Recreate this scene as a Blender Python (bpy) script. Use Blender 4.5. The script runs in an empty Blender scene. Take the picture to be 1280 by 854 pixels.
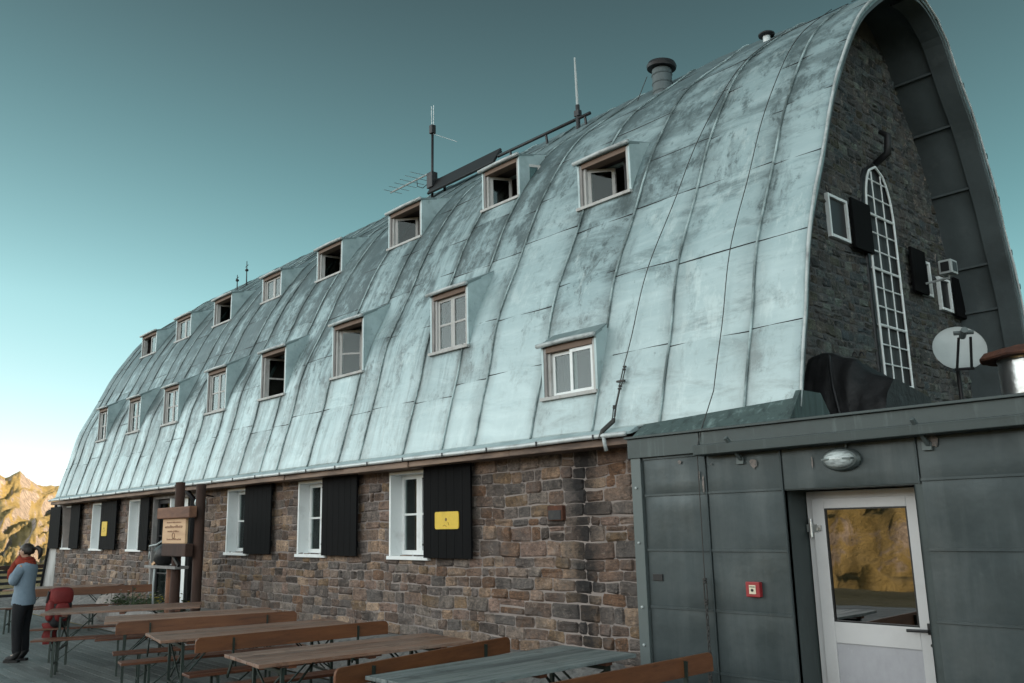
import bpy, bmesh, math, random
from mathutils import Vector, Matrix, noise
random.seed(7)
S = bpy.context.scene
COL = S.collection
R = math.radians
sin, cos, pi = math.sin, math.cos, math.pi

# ------------------------------------------------------------------ materials
def NT(name):
    m = bpy.data.materials.new(name); m.use_nodes = True
    nt = m.node_tree; nt.nodes.clear()
    out = nt.nodes.new('ShaderNodeOutputMaterial')
    return m, nt, out
def nd(nt, typ, ins=None, **props):
    n = nt.nodes.new('ShaderNode' + typ)
    for k, v in props.items(): setattr(n, k, v)
    for k, v in (ins or {}).items():
        s = n.inputs[k]
        if hasattr(v, 'node'): nt.links.new(v, s)
        else:
            if isinstance(v, (tuple, list)) and len(v) == 3 and s.type == 'RGBA': v = (*v, 1)
            s.default_value = v
    return n
def coord(nt, kind='Object', scale=(1, 1, 1)):
    if kind == 'UV':
        c = nd(nt, 'UVMap').outputs[0]
    else:
        c = nd(nt, 'TexCoord').outputs[kind]
    return nd(nt, 'Mapping', {0: c, 3: scale}).outputs[0]
def noi(nt, vec, scale, detail=5, rough=.6, dist=0):
    return nd(nt, 'TexNoise', {'Vector': vec, 'Scale': scale, 'Detail': detail, 'Roughness': rough, 'Distortion': dist}).outputs[0]
def mr(nt, v, a, b, c=0, d=1):
    return nd(nt, 'MapRange', {0: v, 1: a, 2: b, 3: c, 4: d}).outputs[0]
def mix(nt, f, a, b, mode='MIX'):
    n = nd(nt, 'Mix', None, data_type='RGBA', blend_type=mode)
    for k, v in ((0, f), (6, a), (7, b)):
        s = n.inputs[k]
        if hasattr(v, 'node'): nt.links.new(v, s)
        else: s.default_value = (*v, 1) if isinstance(v, (tuple, list)) and len(v) == 3 else v
    return n.outputs[2]
def mth(nt, op, a, b=0.0):
    return nd(nt, 'Math', {0: a, 1: b}, operation=op).outputs[0]
def principled(nt, out, col, rough=.6, metal=0., spec=.5, normal=None):
    ins = {'Base Color': col, 'Roughness': rough, 'Metallic': metal, 'Specular IOR Level': spec}
    p = nd(nt, 'BsdfPrincipled', ins)
    if normal is not None: nt.links.new(normal, p.inputs['Normal'])
    nt.links.new(p.outputs[0], out.inputs[0]); return p
def bump(nt, h, strength=.3, dist=.01, normal=None):
    b = nd(nt, 'Bump', {'Strength': strength, 'Distance': dist, 'Height': h})
    if normal is not None: nt.links.new(normal, b.inputs['Normal'])
    return b.outputs[0]
def simple(name, col, rough=.6, metal=0., spec=.5, layers=(), bm=None, kind='Object', attr=None, rvar=0):
    """layers: (colour, noise scale, lo, hi, stretch, amount); bm: (scale, strength, distance, stretch)"""
    m, nt, out = NT(name)
    c = col
    if attr:
        a = nd(nt, 'Attribute', None, attribute_name=attr).outputs[0]
        c = mix(nt, 1.0, (*col,), a, 'MULTIPLY')
    first = None
    for (lc, sc, lo, hi, st, am) in layers:
        n = noi(nt, coord(nt, kind, st), sc, 6, .65)
        first = first or n
        c = mix(nt, mr(nt, n, lo, hi, 0, am), c, lc)
    nrm = None
    if bm:
        nrm = bump(nt, noi(nt, coord(nt, kind, bm[3]), bm[0], 5, .6), bm[1], bm[2])
    r = rough
    if rvar:
        r = mr(nt, noi(nt, coord(nt, kind), 2.0, 4), .3, .7, rough - rvar, rough + rvar)
    principled(nt, out, c, r, metal, spec, nrm)
    return m
ONE = (1, 1, 1)
MAT = {}
def build_materials():
    # patinated copper roof: UV = (metres along hut, metres up the arch); attribute Tone = per-sheet tone
    m, nt, out = NT('copper_patina')
    tone = nd(nt, 'Attribute', None, attribute_name='Tone').outputs[2]
    seam = nd(nt, 'Attribute', None, attribute_name='Dirt').outputs[2]
    uv = coord(nt, 'UV')
    sep = nd(nt, 'SeparateXYZ', {0: uv})
    u, v = sep.outputs[0], sep.outputs[1]
    streak = noi(nt, coord(nt, 'UV', (3.2, .38, 1)), 1.6, 8, .68, .35)
    blotch = noi(nt, coord(nt, 'UV', (1.0, .8, 1)), .9, 7, .6, .5)
    fine = noi(nt, coord(nt, 'UV', (1.3, 1, 1)), 9, 7, .7)
    band = noi(nt, coord(nt, 'UV', (.35, 3.2, 1)), 1.4, 5, .6, .6)
    near = mr(nt, u, -10.5, -6.0, 0, 1)
    soft = noi(nt, coord(nt, 'UV', (.55, 1.5, 1)), 1.1, 6, .6, .5)
    def blend(a, b): return mth(nt, 'ADD', mth(nt, 'MULTIPLY', a, mth(nt, 'SUBTRACT', 1.0, near)), mth(nt, 'MULTIPLY', b, near))
    streak = blend(streak, soft)
    c = mix(nt, mr(nt, streak, .28, .72), (.265, .365, .385), (.455, .565, .58))
    c = mix(nt, mr(nt, blotch, .38, .66, 0, .8), c, (.30, .40, .415))
    c = mix(nt, mr(nt, band, .5, .75, 0, .45), c, (.54, .645, .655))
    c = mix(nt, mth(nt, 'MULTIPLY', mr(nt, tone, .0, 1, 0, .42), 1.0), c, (.20, .28, .30))
    # lichen and soot: more towards the top of the arch and towards the far end
    hi = mr(nt, v, 1.2, 7.6, 0, 1)
    far = mr(nt, u, -7.5, -17, 0, 1)
    lich = noi(nt, coord(nt, 'UV', (1.5, .9, 1)), 1.7, 10, .78, .3)
    lich2 = noi(nt, coord(nt, 'UV', (4.0, .42, 1)), 1.5, 9, .74, .2)
    smear = noi(nt, coord(nt, 'UV', (.75, 2.6, 1)), 1.25, 9, .74, .35)
    lich2 = blend(lich2, smear)
    tb = mth(nt, 'MULTIPLY', mth(nt, 'SUBTRACT', tone, .3), .06)
    lev = nd(nt, 'Math', {0: mth(nt, 'MULTIPLY', hi, .12), 1: mth(nt, 'MULTIPLY', far, .075)}, operation='ADD').outputs[0]
    lev = mth(nt, 'ADD', lev, mth(nt, 'ADD', tb, mth(nt, 'MULTIPLY', seam, .045)))
    k1 = mth(nt, 'ADD', lich, lev)
    k2 = mth(nt, 'ADD', lich2, lev)
    c = mix(nt, mr(nt, k1, .54, .68, 0, .62), c, (.085, .112, .115))
    c = mix(nt, mr(nt, k2, .53, .67, 0, .66), c, (.07, .095, .098))
    grit = noi(nt, coord(nt, 'UV', (1.6, 1.1, 1)), 5.5, 10, .8, .3)
    kg = mth(nt, 'ADD', mth(nt, 'ADD', mth(nt, 'MULTIPLY', grit, .55), mth(nt, 'MULTIPLY', lich, .45)), lev)
    c = mix(nt, mr(nt, kg, .575, .625, 0, .72), c, (.055, .075, .078))
    kp = mth(nt, 'ADD', mth(nt, 'ADD', mth(nt, 'MULTIPLY', noi(nt, coord(nt, 'UV', (2.6, .8, 1)), 4.0, 10, .8), .5), mth(nt, 'MULTIPLY', blotch, .5)), mth(nt, 'MULTIPLY', lev, -.5))
    c = mix(nt, mr(nt, kp, .53, .585, 0, .42), c, (.55, .64, .64))
    c = mix(nt, mr(nt, fine, .62, .78, 0, .5), c, (.10, .14, .14))
    # general darkening towards the crown: lichen, with the arch's shading painted in
    c = mix(nt, mr(nt, v, 1.8, 7.6, 0, .74), c, (.125, .175, .185))
    # dirt held along the seams
    sd = mth(nt, 'MULTIPLY', seam, mr(nt, noi(nt, coord(nt, 'UV', (1, .5, 1)), 2.2, 5, .7), .3, .62, .15, 1))
    c = mix(nt, mth(nt, 'MULTIPLY', sd, .95), c, (.045, .058, .058))
    c = mix(nt, mr(nt, v, 1.8, .1, 0, .36), c, (.60, .685, .685))
    b1 = noi(nt, coord(nt, 'UV', (.7, 1.6, 1)), 1.7, 3, .5, .6)
    b2 = noi(nt, uv, 26, 4, .6)
    n1 = bump(nt, b1, .55, .05)
    n2 = bump(nt, b2, .12, .006, n1)
    rg = mr(nt, streak, .3, .75, .52, .36)
    principled(nt, out, c, rg, .12, .32, n2)
    MAT['roof'] = m
    MAT['roof_seam'] = simple('copper_seam', (.36, .45, .455), .5, .15, .4, [((.06, .08, .08), 1.6, .40, .58, ONE, .88)], (20, .3, .004, ONE))
    MAT['cheek'] = simple('copper_cheek', (.385, .475, .485), .48, .15, .4, [((.20, .265, .275), 2.6, .42, .7, ONE, .75), ((.06, .08, .08), 7, .6, .75, ONE, .5)], (3, .35, .03, ONE))
    MAT['hood'] = simple('lead_hood', (.44, .47, .47), .5, .1, .4, [((.16, .18, .18), 6, .45, .7, ONE, .8)], (9, .3, .01, ONE))
    MAT['hood_top'] = simple('copper_hood_top', (.16, .21, .215), .5, .15, .4, [((.26, .33, .33), 3, .5, .7, ONE, .6)], (6, .3, .01, ONE))
    MAT['flash'] = simple('streaked_green_copper', (.065, .095, .092), .55, .2, .4, [((.21, .29, .28), 1.2, .54, .72, (9, 9, .8), .8), ((.02, .03, .03), 2, .5, .7, (6, 6, .7), .8)], (8, .2, .01, ONE))
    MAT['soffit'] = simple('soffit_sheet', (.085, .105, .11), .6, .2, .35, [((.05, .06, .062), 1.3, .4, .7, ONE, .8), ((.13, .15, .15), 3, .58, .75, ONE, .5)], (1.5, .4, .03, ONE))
    MAT['gutter'] = simple('pale_gutter_zinc', (.50, .53, .53), .5, .3, .5, [((.22, .22, .21), 5, .5, .7, ONE, .7)])
    # stone: colour attribute per stone
    m, nt, out = NT('hut_masonry')
    a = nd(nt, 'Attribute', None, attribute_name='Col').outputs[0]
    oc = coord(nt)
    f1 = noi(nt, oc, 7, 8, .7); f2 = noi(nt, coord(nt, 'Object', (1, 1, 2.2)), 24, 6, .75); f3 = noi(nt, oc, 2.2, 6, .7, .5)
    a = mix(nt, .14, mix(nt, 1.0, a, (1.06, .94, .85), 'MULTIPLY'), (.195, .155, .13))
    c = mix(nt, mr(nt, f1, .32, .68, 0, .9), a, mix(nt, 1.0, a, (.30, .30, .31), 'MULTIPLY'))
    c = mix(nt, mr(nt, f2, .50, .68, 0, .8), c, mix(nt, 1.0, c, (1.75, 1.65, 1.55), 'MULTIPLY'))
    c = mix(nt, mr(nt, f2, .47, .32, 0, .75), c, (.03, .027, .026))
    c = mix(nt, mr(nt, f3, .47, .66, 0, .72), c, (.12, .105, .098))
    f4 = noi(nt, oc, 13, 6, .7, .8)
    c = mix(nt, mr(nt, f4, .56, .7, 0, .6), c, (.34, .28, .24))
    c = mix(nt, mr(nt, f4, .44, .33, 0, .7), c, (.045, .038, .035))
    # old water stain running down from the end of the gutter
    st = nd(nt, 'SeparateXYZ', {0: oc})
    dx = mth(nt, 'ABSOLUTE', mth(nt, 'ADD', st.outputs[0], 6.42 - 0.0))
    dxn = mth(nt, 'ADD', dx, mth(nt, 'MULTIPLY', mth(nt, 'SUBTRACT', f1, .5), .75))
    stain = mth(nt, 'MULTIPLY', mr(nt, dxn, .26, .04), mr(nt, st.outputs[1], .6, .5))
    c = mix(nt, mth(nt, 'MULTIPLY', stain, .88), c, (.016, .016, .017))
    h = mth(nt, 'ADD', mth(nt, 'MULTIPLY', f1, .6), mth(nt, 'MULTIPLY', f2, .5))
    nrm = bump(nt, h, 1.0, .045)
    principled(nt, out, c, .85, 0, .25, nrm)
    MAT['stone'] = m
    MAT['mortar'] = simple('lime_mortar', (.275, .235, .215), .9, 0, .2, [((.17, .15, .145), 4, .4, .7, ONE, .7), ((.05, .05, .05), 1.5, .62, .75, ONE, .5)], (40, .5, .01, ONE))
    MAT['mortar_dark'] = simple('shaded_gable_mortar', (.10, .103, .105), .9, 0, .2, [((.045, .043, .043), 4, .4, .7, ONE, .7)], (40, .5, .01, ONE))  # gable mortar, with the overhang's shade put into its colour
    MAT['white'] = simple('white_window_paint', (.70, .73, .73), .45, 0, .4, [((.45, .46, .45), 5, .55, .75, ONE, .6)], (30, .1, .003, ONE))
    MAT['white_old'] = simple('weathered_white_paint', (.40, .40, .39), .6, 0, .35, [((.24, .22, .2), 9, .5, .7, (1, 1, .4), .8)], (30, .2, .003, ONE))
    MAT['frame_old'] = simple('weathered_grey_frame', (.20, .19, .185), .7, 0, .3, [((.38, .36, .34), 8, .5, .7, (1, 1, .3), .7)], (30, .2, .003, ONE))
    MAT['lintel'] = simple('raw_brown_lintel', (.165, .115, .088), .7, 0, .3, [((.13, .08, .055), 8, .45, .7, (.3, 1, 1), .8)])
    MAT['shutter'] = simple('black_stained_shutter', (.0045, .0045, .005), .75, 0, .08, [((.010, .010, .011), 3, .5, .8, (8, 8, .5), .6)], (12, .25, .004, (4, 4, .3)))
    MAT['dark'] = simple('dark_room', (.03, .026, .026), .9, 0, .1)
    MAT['room'] = simple('attic_timber', (.07, .056, .052), .8, 0, .2, [((.09, .07, .065), 3, .4, .7, (4, 1, 1), .7)])
    MAT['curtain'] = simple('grey_net_curtain', (.10, .10, .105), .9, 0, .1, [((.07, .065, .07), 9, .4, .6, (5, 1, .1), .8)])
    MAT['wood_fascia'] = simple('rusty_brown_fascia', (.27, .19, .145), .75, 0, .3, [((.06, .045, .04), 2, .4, .65, (.6, 1, 4), .85), ((.30, .25, .21), 6, .58, .75, (.4, 1, 3), .6)], (20, .3, .004, (.2, 1, 1)))
    # glass
    m, nt, out = NT('window_glass')
    tr = nd(nt, 'BsdfTransparent', {0: (.62, .68, .67, 1)}); gl = nd(nt, 'BsdfGlossy', {0: (.9, .95, .95, 1), 'Roughness': .03})
    nw = bump(nt, noi(nt, coord(nt), 3, 2, .4), .06, .02); nt.links.new(nw, gl.inputs['Normal'])
    lw = nd(nt, 'LayerWeight', {0: .5}); ad = mth(nt, 'ADD', .03, mth(nt, 'MULTIPLY', mth(nt, 'POWER', lw.outputs['Facing'], 4.0), .25))
    ms = nd(nt, 'MixShader', {0: ad, 1: tr.outputs[0], 2: gl.outputs[0]}); nt.links.new(ms.outputs[0], out.inputs[0])
    MAT['glass'] = m
    m, nt, out = NT('mirror_coated_glass')
    nw = bump(nt, noi(nt, coord(nt), 2.2, 2, .4), .05, .02)
    principled(nt, out, (.225, .225, .225), .015, 1.0, .5, nw)
    MAT['mirror'] = m
    # annex
    MAT['panel'] = simple('annex_zinc_panel', (.043, .057, .060), .46, .35, .45, [((.028, .039, .041), .8, .4, .62, (1, 1, .8), .9), ((.085, .10, .102), 1.0, .48, .68, (3.2, 3.2, .4), .5), ((.09, .10, .10), .9, .55, .8, (2, 2, .5), .6), ((.11, .115, .115), 14, .68, .8, ONE, .35)], (1.2, .25, .05, (1, 1, 1)), rvar=.14)
    MAT['panel_trim'] = simple('annex_zinc_trim', (.05, .064, .064), .5, .35, .45, [((.17, .21, .205), 1.6, .58, .75, (8, 8, .7), .35), ((.03, .036, .036), 3, .5, .75, ONE, .6)], (5, .2, .01, ONE))
    MAT['scar'] = simple('bare_scraped_zinc', (.20, .17, .155), .7, .1, .3, [((.07, .08, .08), 30, .45, .6, ONE, .9)])
    MAT['trim_light'] = simple('annex_pale_trim', (.10, .12, .12), .5, .35, .45, [((.09, .11, .11), 3, .45, .7, ONE, .7)])
    MAT['door'] = simple('grey_white_aluminium', (.50, .50, .505), .42, .1, .5, [((.38, .37, .37), 2, .45, .75, ONE, .6)], (60, .05, .002, ONE))
    MAT['door_panel'] = simple('scuffed_door_panel', (.36, .36, .385), .5, .1, .5, [((.24, .24, .26), 3, .42, .7, (1, 1, .5), .8), ((.5, .5, .52), 9, .6, .75, ONE, .5)])
    MAT['steel'] = simple('stainless_steel', (.55, .57, .57), .3, .95, .5, [((.35, .36, .36), 6, .4, .7, ONE, .6)], (2.5, .35, .04, ONE))
    MAT['black'] = simple('black_plastic', (.012, .012, .013), .45, 0, .4)
    MAT['black_metal'] = simple('black_metal', (.018, .018, .02), .5, .3, .4, [((.05, .045, .04), 8, .55, .75, ONE, .6)])
    MAT['wire'] = simple('rusty_steel_cable', (.05, .048, .046), .6, .5, .4)
    MAT['rust'] = simple('rusted_sheet', (.10, .042, .026), .85, .1, .3, [((.05, .025, .02), 6, .4, .65, ONE, .8), ((.20, .075, .035), 14, .58, .72, ONE, .8)], (14, .6, .02, ONE))
    MAT['dish'] = simple('dish_offwhite', (.36, .39, .39), .5, 0, .4, [((.26, .29, .29), 3, .45, .7, ONE, .6)])
    MAT['tarp'] = simple('black_tarpaulin', (.011, .011, .012), .55, 0, .35, [((.03, .03, .032), 4, .5, .75, ONE, .6)], (6, .5, .04, ONE))
    MAT['lampglass'] = simple('ribbed_lamp_glass', (.45, .5, .5), .18, .0, .6, [((.2, .22, .22), 14, .45, .6, (1, 1, 4), .8)])
    MAT['red'] = simple('red_alarm_plastic', (.26, .018, .022), .4, 0, .5)
    MAT['cream'] = simple('cream_label', (.62, .56, .42), .5, 0, .4)
    MAT['yellow'] = simple('yellow_sign_paint', (.62, .42, .035), .5, 0, .4, [((.45, .30, .03), 12, .5, .7, ONE, .6)])
    MAT['ink'] = simple('sign_ink', (.16, .10, .03), .7)
    # furniture
    def wood(name, a, b, cdark, rough, sx=(9, .8, 6), spec=.35, planks=False):
        m, nt, out = NT(name)
        oc = coord(nt); rnd = nd(nt, 'ObjectInfo').outputs['Random']
        off = nd(nt, 'VectorMath', {0: coord(nt, 'Object', sx), 1: nd(nt, 'CombineXYZ', {0: mth(nt, 'MULTIPLY', rnd, 37), 1: mth(nt, 'MULTIPLY', rnd, 91)}).outputs[0]}, operation='ADD').outputs[0]
        g = noi(nt, off, 3.5, 8, .7, .8); g2 = noi(nt, off, .9, 5, .6)
        c = mix(nt, mr(nt, g, .3, .7), a, b)
        c = mix(nt, mr(nt, g2, .45, .72, 0, .85), c, cdark)
        c = mix(nt, mr(nt, g, .58, .70, 0, .75), c, cdark)
        w2 = noi(nt, off, 11, 6, .75)
        c = mix(nt, mr(nt, w2, .58, .72, 0, .55), c, mix(nt, 1.0, c, (.35, .35, .38), 'MULTIPLY'))
        c = mix(nt, mr(nt, w2, .42, .3, 0, .5), c, mix(nt, 1.0, c, (1.5, 1.55, 1.6), 'MULTIPLY'))
        c = mix(nt, mr(nt, rnd, 0, 1, 0, .6), c, mix(nt, 1.0, c, (.55, .55, .55), 'MULTIPLY'))
        if planks:
            c = mix(nt, 1.0, c, nd(nt, 'Attribute', None, attribute_name='Col').outputs[0], 'MULTIPLY')
            sp = noi(nt, coord(nt, 'Object', (1, 1, 1)), 5, 7, .75)
            c = mix(nt, mr(nt, mth(nt, 'ADD', sp, mth(nt, 'MULTIPLY', rnd, .04)), .56, .64, 0, .6), c, mix(nt, 1.0, c, (.42, .40, .40), 'MULTIPLY'))
        principled(nt, out, c, mr(nt, g2, .3, .7, rough - .14, rough + .16), 0, spec, bump(nt, g, .5, .006))
        return m
    MAT['table_wood'] = wood('weathered_table_wood', (.27, .148, .098), (.155, .085, .06), (.29, .235, .20), .48, planks=True)
    MAT['table_grey'] = wood('silvered_table_wood', (.22, .25, .25), (.12, .15, .15), (.06, .07, .075), .46, planks=True)
    MAT['bench_wood'] = wood('varnished_bench_wood', (.16, .058, .028), (.10, .035, .018), (.065, .026, .016), .42)
    MAT['bench_orange'] = wood('orange_backrest_wood', (.215, .082, .033), (.13, .046, .02), (.075, .03, .016), .48)
    MAT['green_steel'] = simple('dark_green_steel', (.022, .032, .026), .5, .3, .4, [((.06, .05, .04), 9, .58, .75, ONE, .6)])
    MAT['log'] = simple('dark_log', (.05, .024, .017), .75, 0, .3, [((.03, .017, .013), 5, .4, .65, (1, 1, .25), .85)], (14, .5, .01, (1, 1, .15)))
    MAT['beam'] = simple('sign_beam', (.20, .095, .055), .7, 0, .3, [((.09, .043, .03), 5, .4, .65, (.3, 1, 1), .85)], (14, .4, .008, (.2, 1, 1)))
    MAT['board'] = simple('pale_sign_board', (.55, .36, .215), .6, 0, .35, [((.40, .235, .13), 4, .42, .68, (.3, 1, 3), .75)])
    MAT['board_ink'] = simple('burnt_lettering', (.20, .105, .06), .8)
    m, nt, out = NT('deck_boards')
    a = nd(nt, 'Attribute', None, attribute_name='Col').outputs[0]
    oc = coord(nt, 'Object', (.6, 7, 1))
    g = noi(nt, oc, 3, 8, .7, .4)
    c = mix(nt, mr(nt, g, .3, .72), a, mix(nt, 1.0, a, (.5, .5, .5), 'MULTIPLY'))
    c = mix(nt, mr(nt, noi(nt, coord(nt), 1.2, 6, .65), .5, .75, 0, .6), c, (.05, .06, .058))
    principled(nt, out, c, .6, 0, .35, bump(nt, g, .4, .005))
    MAT['deck'] = m
    # terrain
    m, nt, out = NT('alpine_ground')
    oc = coord(nt)
    gm = nd(nt, 'NewGeometry')
    nz = nd(nt, 'SeparateXYZ', {0: gm.outputs['Normal']}).outputs[2]
    a = noi(nt, oc, .05, 9, .7); b = noi(nt, oc, .35, 7, .72); r2 = noi(nt, oc, .16, 9, .75, .6)
    c = mix(nt, mr(nt, b, .3, .7), (.36, .262, .10), (.225, .168, .07))
    c = mix(nt, mr(nt, a, .45, .65, 0, .7), c, (.345, .275, .16))
    rock = mix(nt, mr(nt, b, .35, .68), (.16, .135, .12), (.46, .375, .32))
    rk = mth(nt, 'ADD', mr(nt, nz, .9, .62, 0, .34), r2)
    c = mix(nt, mr(nt, rk, .63, .71), c, rock)
    principled(nt, out, c, .9, 0, .15, bump(nt, mth(nt, 'ADD', b, r2), .8, 2.0))
    MAT['terrain'] = m
    MAT['gravel'] = simple('rubble_ground', (.17, .165, .16), .9, 0, .2, [((.30, .28, .26), 6, .5, .7, ONE, .8), ((.06, .06, .055), 11, .5, .7, ONE, .8)], (14, .8, .05, ONE))
    MAT['boulder'] = simple('pale_boulder', (.36, .33, .31), .85, 0, .2, [((.22, .2, .19), 3, .4, .7, ONE, .8), ((.44, .36, .3), 5, .55, .75, ONE, .6)], (9, .6, .03, ONE))
    MAT['leaf'] = simple('planter_leaf', (.035, .055, .022), .7, 0, .3)
    MAT['petal'] = simple('yellow_petal', (.6, .45, .04), .6, 0, .3)
    MAT['petal_p'] = simple('pale_petal', (.45, .40, .36), .6, 0, .3)
    # person
    MAT['skin'] = simple('skin', (.40, .235, .165), .5, 0, .4)
    MAT['hair'] = simple('dark_brown_hair', (.014, .010, .008), .5, 0, .4, [((.03, .02, .015), 30, .4, .6, (1, 1, .2), .8)])
    MAT['sweater'] = simple('pale_blue_sweater', (.19, .245, .30), .85, 0, .2, [((.12, .16, .20), 6, .4, .7, ONE, .6)], (30, .4, .008, ONE))
    MAT['scarf'] = simple('rust_red_scarf', (.27, .045, .026), .9, 0, .15, [((.14, .025, .018), 14, .4, .65, ONE, .8)], (16, .6, .015, ONE))
    MAT['trousers'] = simple('black_trousers', (.012, .012, .014), .8, 0, .2)
    MAT['boots'] = simple('black_boots', (.012, .011, .011), .6, 0, .3)
    MAT['pack_red'] = simple('red_nylon', (.16, .018, .017), .65, 0, .3, [((.12, .014, .014), 5, .45, .7, ONE, .7)], (9, .5, .02, ONE))
    MAT['pack_dark'] = simple('dark_nylon', (.02, .02, .022), .7, 0, .3)
    MAT['cladding'] = simple('pale_lime_render', (.42, .42, .41), .7, 0, .3, [((.20, .19, .18), 2.2, .42, .68, (2, 2, .5), .85)], (6, .4, .02, ONE))
build_materials()

# ------------------------------------------------------------------ mesh helpers
class MB:
    def __init__(s):
        s.v = []; s.f = []; s.m = []; s.c = []; s.uv = []; s.t = []; s.d = []
    def add(s, vs, fs, mi=0, col=None):
        o = len(s.v); s.v += [tuple(p) for p in vs]
        for f in fs:
            s.f.append([o + i for i in f]); s.m.append(mi); s.c.append(col)
        return o
    def quad(s, a, b, c, d, mi=0, col=None): s.add([a, b, c, d], [(0, 1, 2, 3)], mi, col)
    def box(s, x0, x1, y0, y1, z0, z1, mi=0, col=None):
        s.add([(x0, y0, z0), (x1, y0, z0), (x1, y1, z0), (x0, y1, z0), (x0, y0, z1), (x1, y0, z1), (x1, y1, z1), (x0, y1, z1)],
              [(0, 3, 2, 1), (4, 5, 6, 7), (0, 1, 5, 4), (1, 2, 6, 5), (2, 3, 7, 6), (3, 0, 4, 7)], mi, col)
    def obox(s, c, ax, ay, az, mi=0, col=None):
        c, ax, ay, az = map(Vector, (c, ax, ay, az))
        P = [c + sx * ax + sy * ay + sz * az for sz in (-1, 1) for sx, sy in ((-1, -1), (1, -1), (1, 1), (-1, 1))]
        s.add(P, [(0, 3, 2, 1), (4, 5, 6, 7), (0, 1, 5, 4), (1, 2, 6, 5), (2, 3, 7, 6), (3, 0, 4, 7)], mi, col)
    def bar(s, a, b, w, h, up=(0, 0, 1), mi=0, col=None):
        a, b = Vector(a), Vector(b); d = (b - a)
        L = d.length; d.normalize(); up = Vector(up)
        sd = d.cross(up)
        if sd.length < 1e-4: sd = d.cross(Vector((1, 0, 0)))
        sd.normalize(); u2 = sd.cross(d)
        s.obox((a + b) / 2, d * L / 2, sd * w / 2, u2 * h / 2, mi, col)
    def tube(s, path, r, n=8, mi=0, cap=True, col=None):
        P = [Vector(p) for p in path]; N = len(P)
        rs = r if isinstance(r, (list, tuple)) else [r] * N
        vs = []; ref = None
        for i in range(N):
            t = (P[min(i + 1, N - 1)] - P[max(i - 1, 0)]).normalized()
            if ref is None: ref = Vector((0, 0, 1)) if abs(t.z) < .9 else Vector((1, 0, 0))
            a = t.cross(ref)
            if a.length < 1e-5: a = t.cross(Vector((0, 1, 0)))
            a.normalize(); b = a.cross(t); ref = b
            for k in range(n):
                q = 2 * pi * k / n
                vs.append(P[i] + (a * cos(q) + b * sin(q)) * rs[i])
        fs = [(i * n + k, i * n + (k + 1) % n, (i + 1) * n + (k + 1) % n, (i + 1) * n + k) for i in range(N - 1) for k in range(n)]
        if cap: fs += [tuple(range(n))[::-1], tuple((N - 1) * n + k for k in range(n))]
        s.add(vs, fs, mi, col)
    def lathe(s, prof, c=(0, 0, 0), n=24, M=None, mi=0):
        vs = []; c = Vector(c)
        for r, z in prof:
            for k in range(n):
                p = Vector((r * cos(2 * pi * k / n), r * sin(2 * pi * k / n), z))
                if M is not None: p = M @ p
                vs.append(p + c)
        fs = [(i * n + k, i * n + (k + 1) % n, (i + 1) * n + (k + 1) % n, (i + 1) * n + k) for i in range(len(prof) - 1) for k in range(n)]
        fs += [tuple(range(n))[::-1], tuple((len(prof) - 1) * n + k for k in range(n))]
        s.add(vs, fs, mi)
    def prism(s, poly, axis, a, b, mi=0, col=None):
        """poly: 2-d outline in the two other axes, extruded a..b along axis"""
        def P(p, t):
            return {0: (t, p[0], p[1]), 1: (p[0], t, p[1]), 2: (p[0], p[1], t)}[axis]
        n = len(poly)
        vs = [P(p, a) for p in poly] + [P(p, b) for p in poly]
        fs = [tuple(range(n))[::-1], tuple(range(n, 2 * n))] + [(i, (i + 1) % n, n + (i + 1) % n, n + i) for i in range(n)]
        s.add(vs, fs, mi, col)
    def build(s, name, mats, parent=None, smooth=False, bevel=0, recalc=True):
        me = bpy.data.meshes.new(name); me.from_pydata(s.v, [], s.f)
        if not isinstance(mats, (list, tuple)): mats = [mats]
        for m in mats: me.materials.append(MAT[m] if isinstance(m, str) else m)
        me.polygons.foreach_set('material_index', s.m)
        if any(c is not None for c in s.c):
            at = me.color_attributes.new('Col', 'FLOAT_COLOR', 'CORNER')
            buf = []
            for p in me.polygons:
                c = s.c[p.index] or (.5, .5, .5)
                buf += [c[0], c[1], c[2], 1.0] * len(p.vertices)
            at.data.foreach_set('color', buf)
        if recalc:
            b = bmesh.new(); b.from_mesh(me); bmesh.ops.recalc_face_normals(b, faces=b.faces); b.to_mesh(me); b.free()
        if smooth: me.polygons.foreach_set('use_smooth', [True] * len(me.polygons))
        me.update()
        o = bpy.data.objects.new(name, me); COL.objects.link(o)
        if smooth == 'angle':
            md = o.modifiers.new('ES', 'EDGE_SPLIT'); md.split_angle = R(35)
        if bevel:
            md = o.modifiers.new('Bevel', 'BEVEL'); md.width = bevel; md.segments = 2; md.limit_method = 'ANGLE'; md.angle_limit = R(40)
        if parent is not None: attach(o, parent)
        return o
def world_loc(o):
    M = o.matrix_basis.copy(); p = o
    while p.parent:
        M = p.parent.matrix_basis @ p.matrix_parent_inverse @ M; p = p.parent
    return M
def attach(o, parent):
    o.parent = parent
    o.matrix_parent_inverse = world_loc(parent).inverted()
def tag(o, label=None, cat=None, group=None, kind=None):
    if label: o['label'] = label
    if cat: o['category'] = cat
    if group: o['group'] = group
    if kind: o['kind'] = kind
    return o
def empty(name, loc=(0, 0, 0), rz=0, **k):
    o = bpy.data.objects.new(name, None); COL.objects.link(o); o.empty_display_size = .2
    o.location = loc; o.rotation_euler = (0, 0, rz)
    return tag(o, **k)
def kids(o): return [c for c in bpy.data.objects if c.parent == o]
def copy_tree(o, parent=None):
    c = o.copy(); COL.objects.link(c)
    if parent is not None: c.parent = parent
    for ch in kids(o): copy_tree(ch, c)
    return c
def lerp(a, b, t): return a + (b - a) * t
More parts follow.
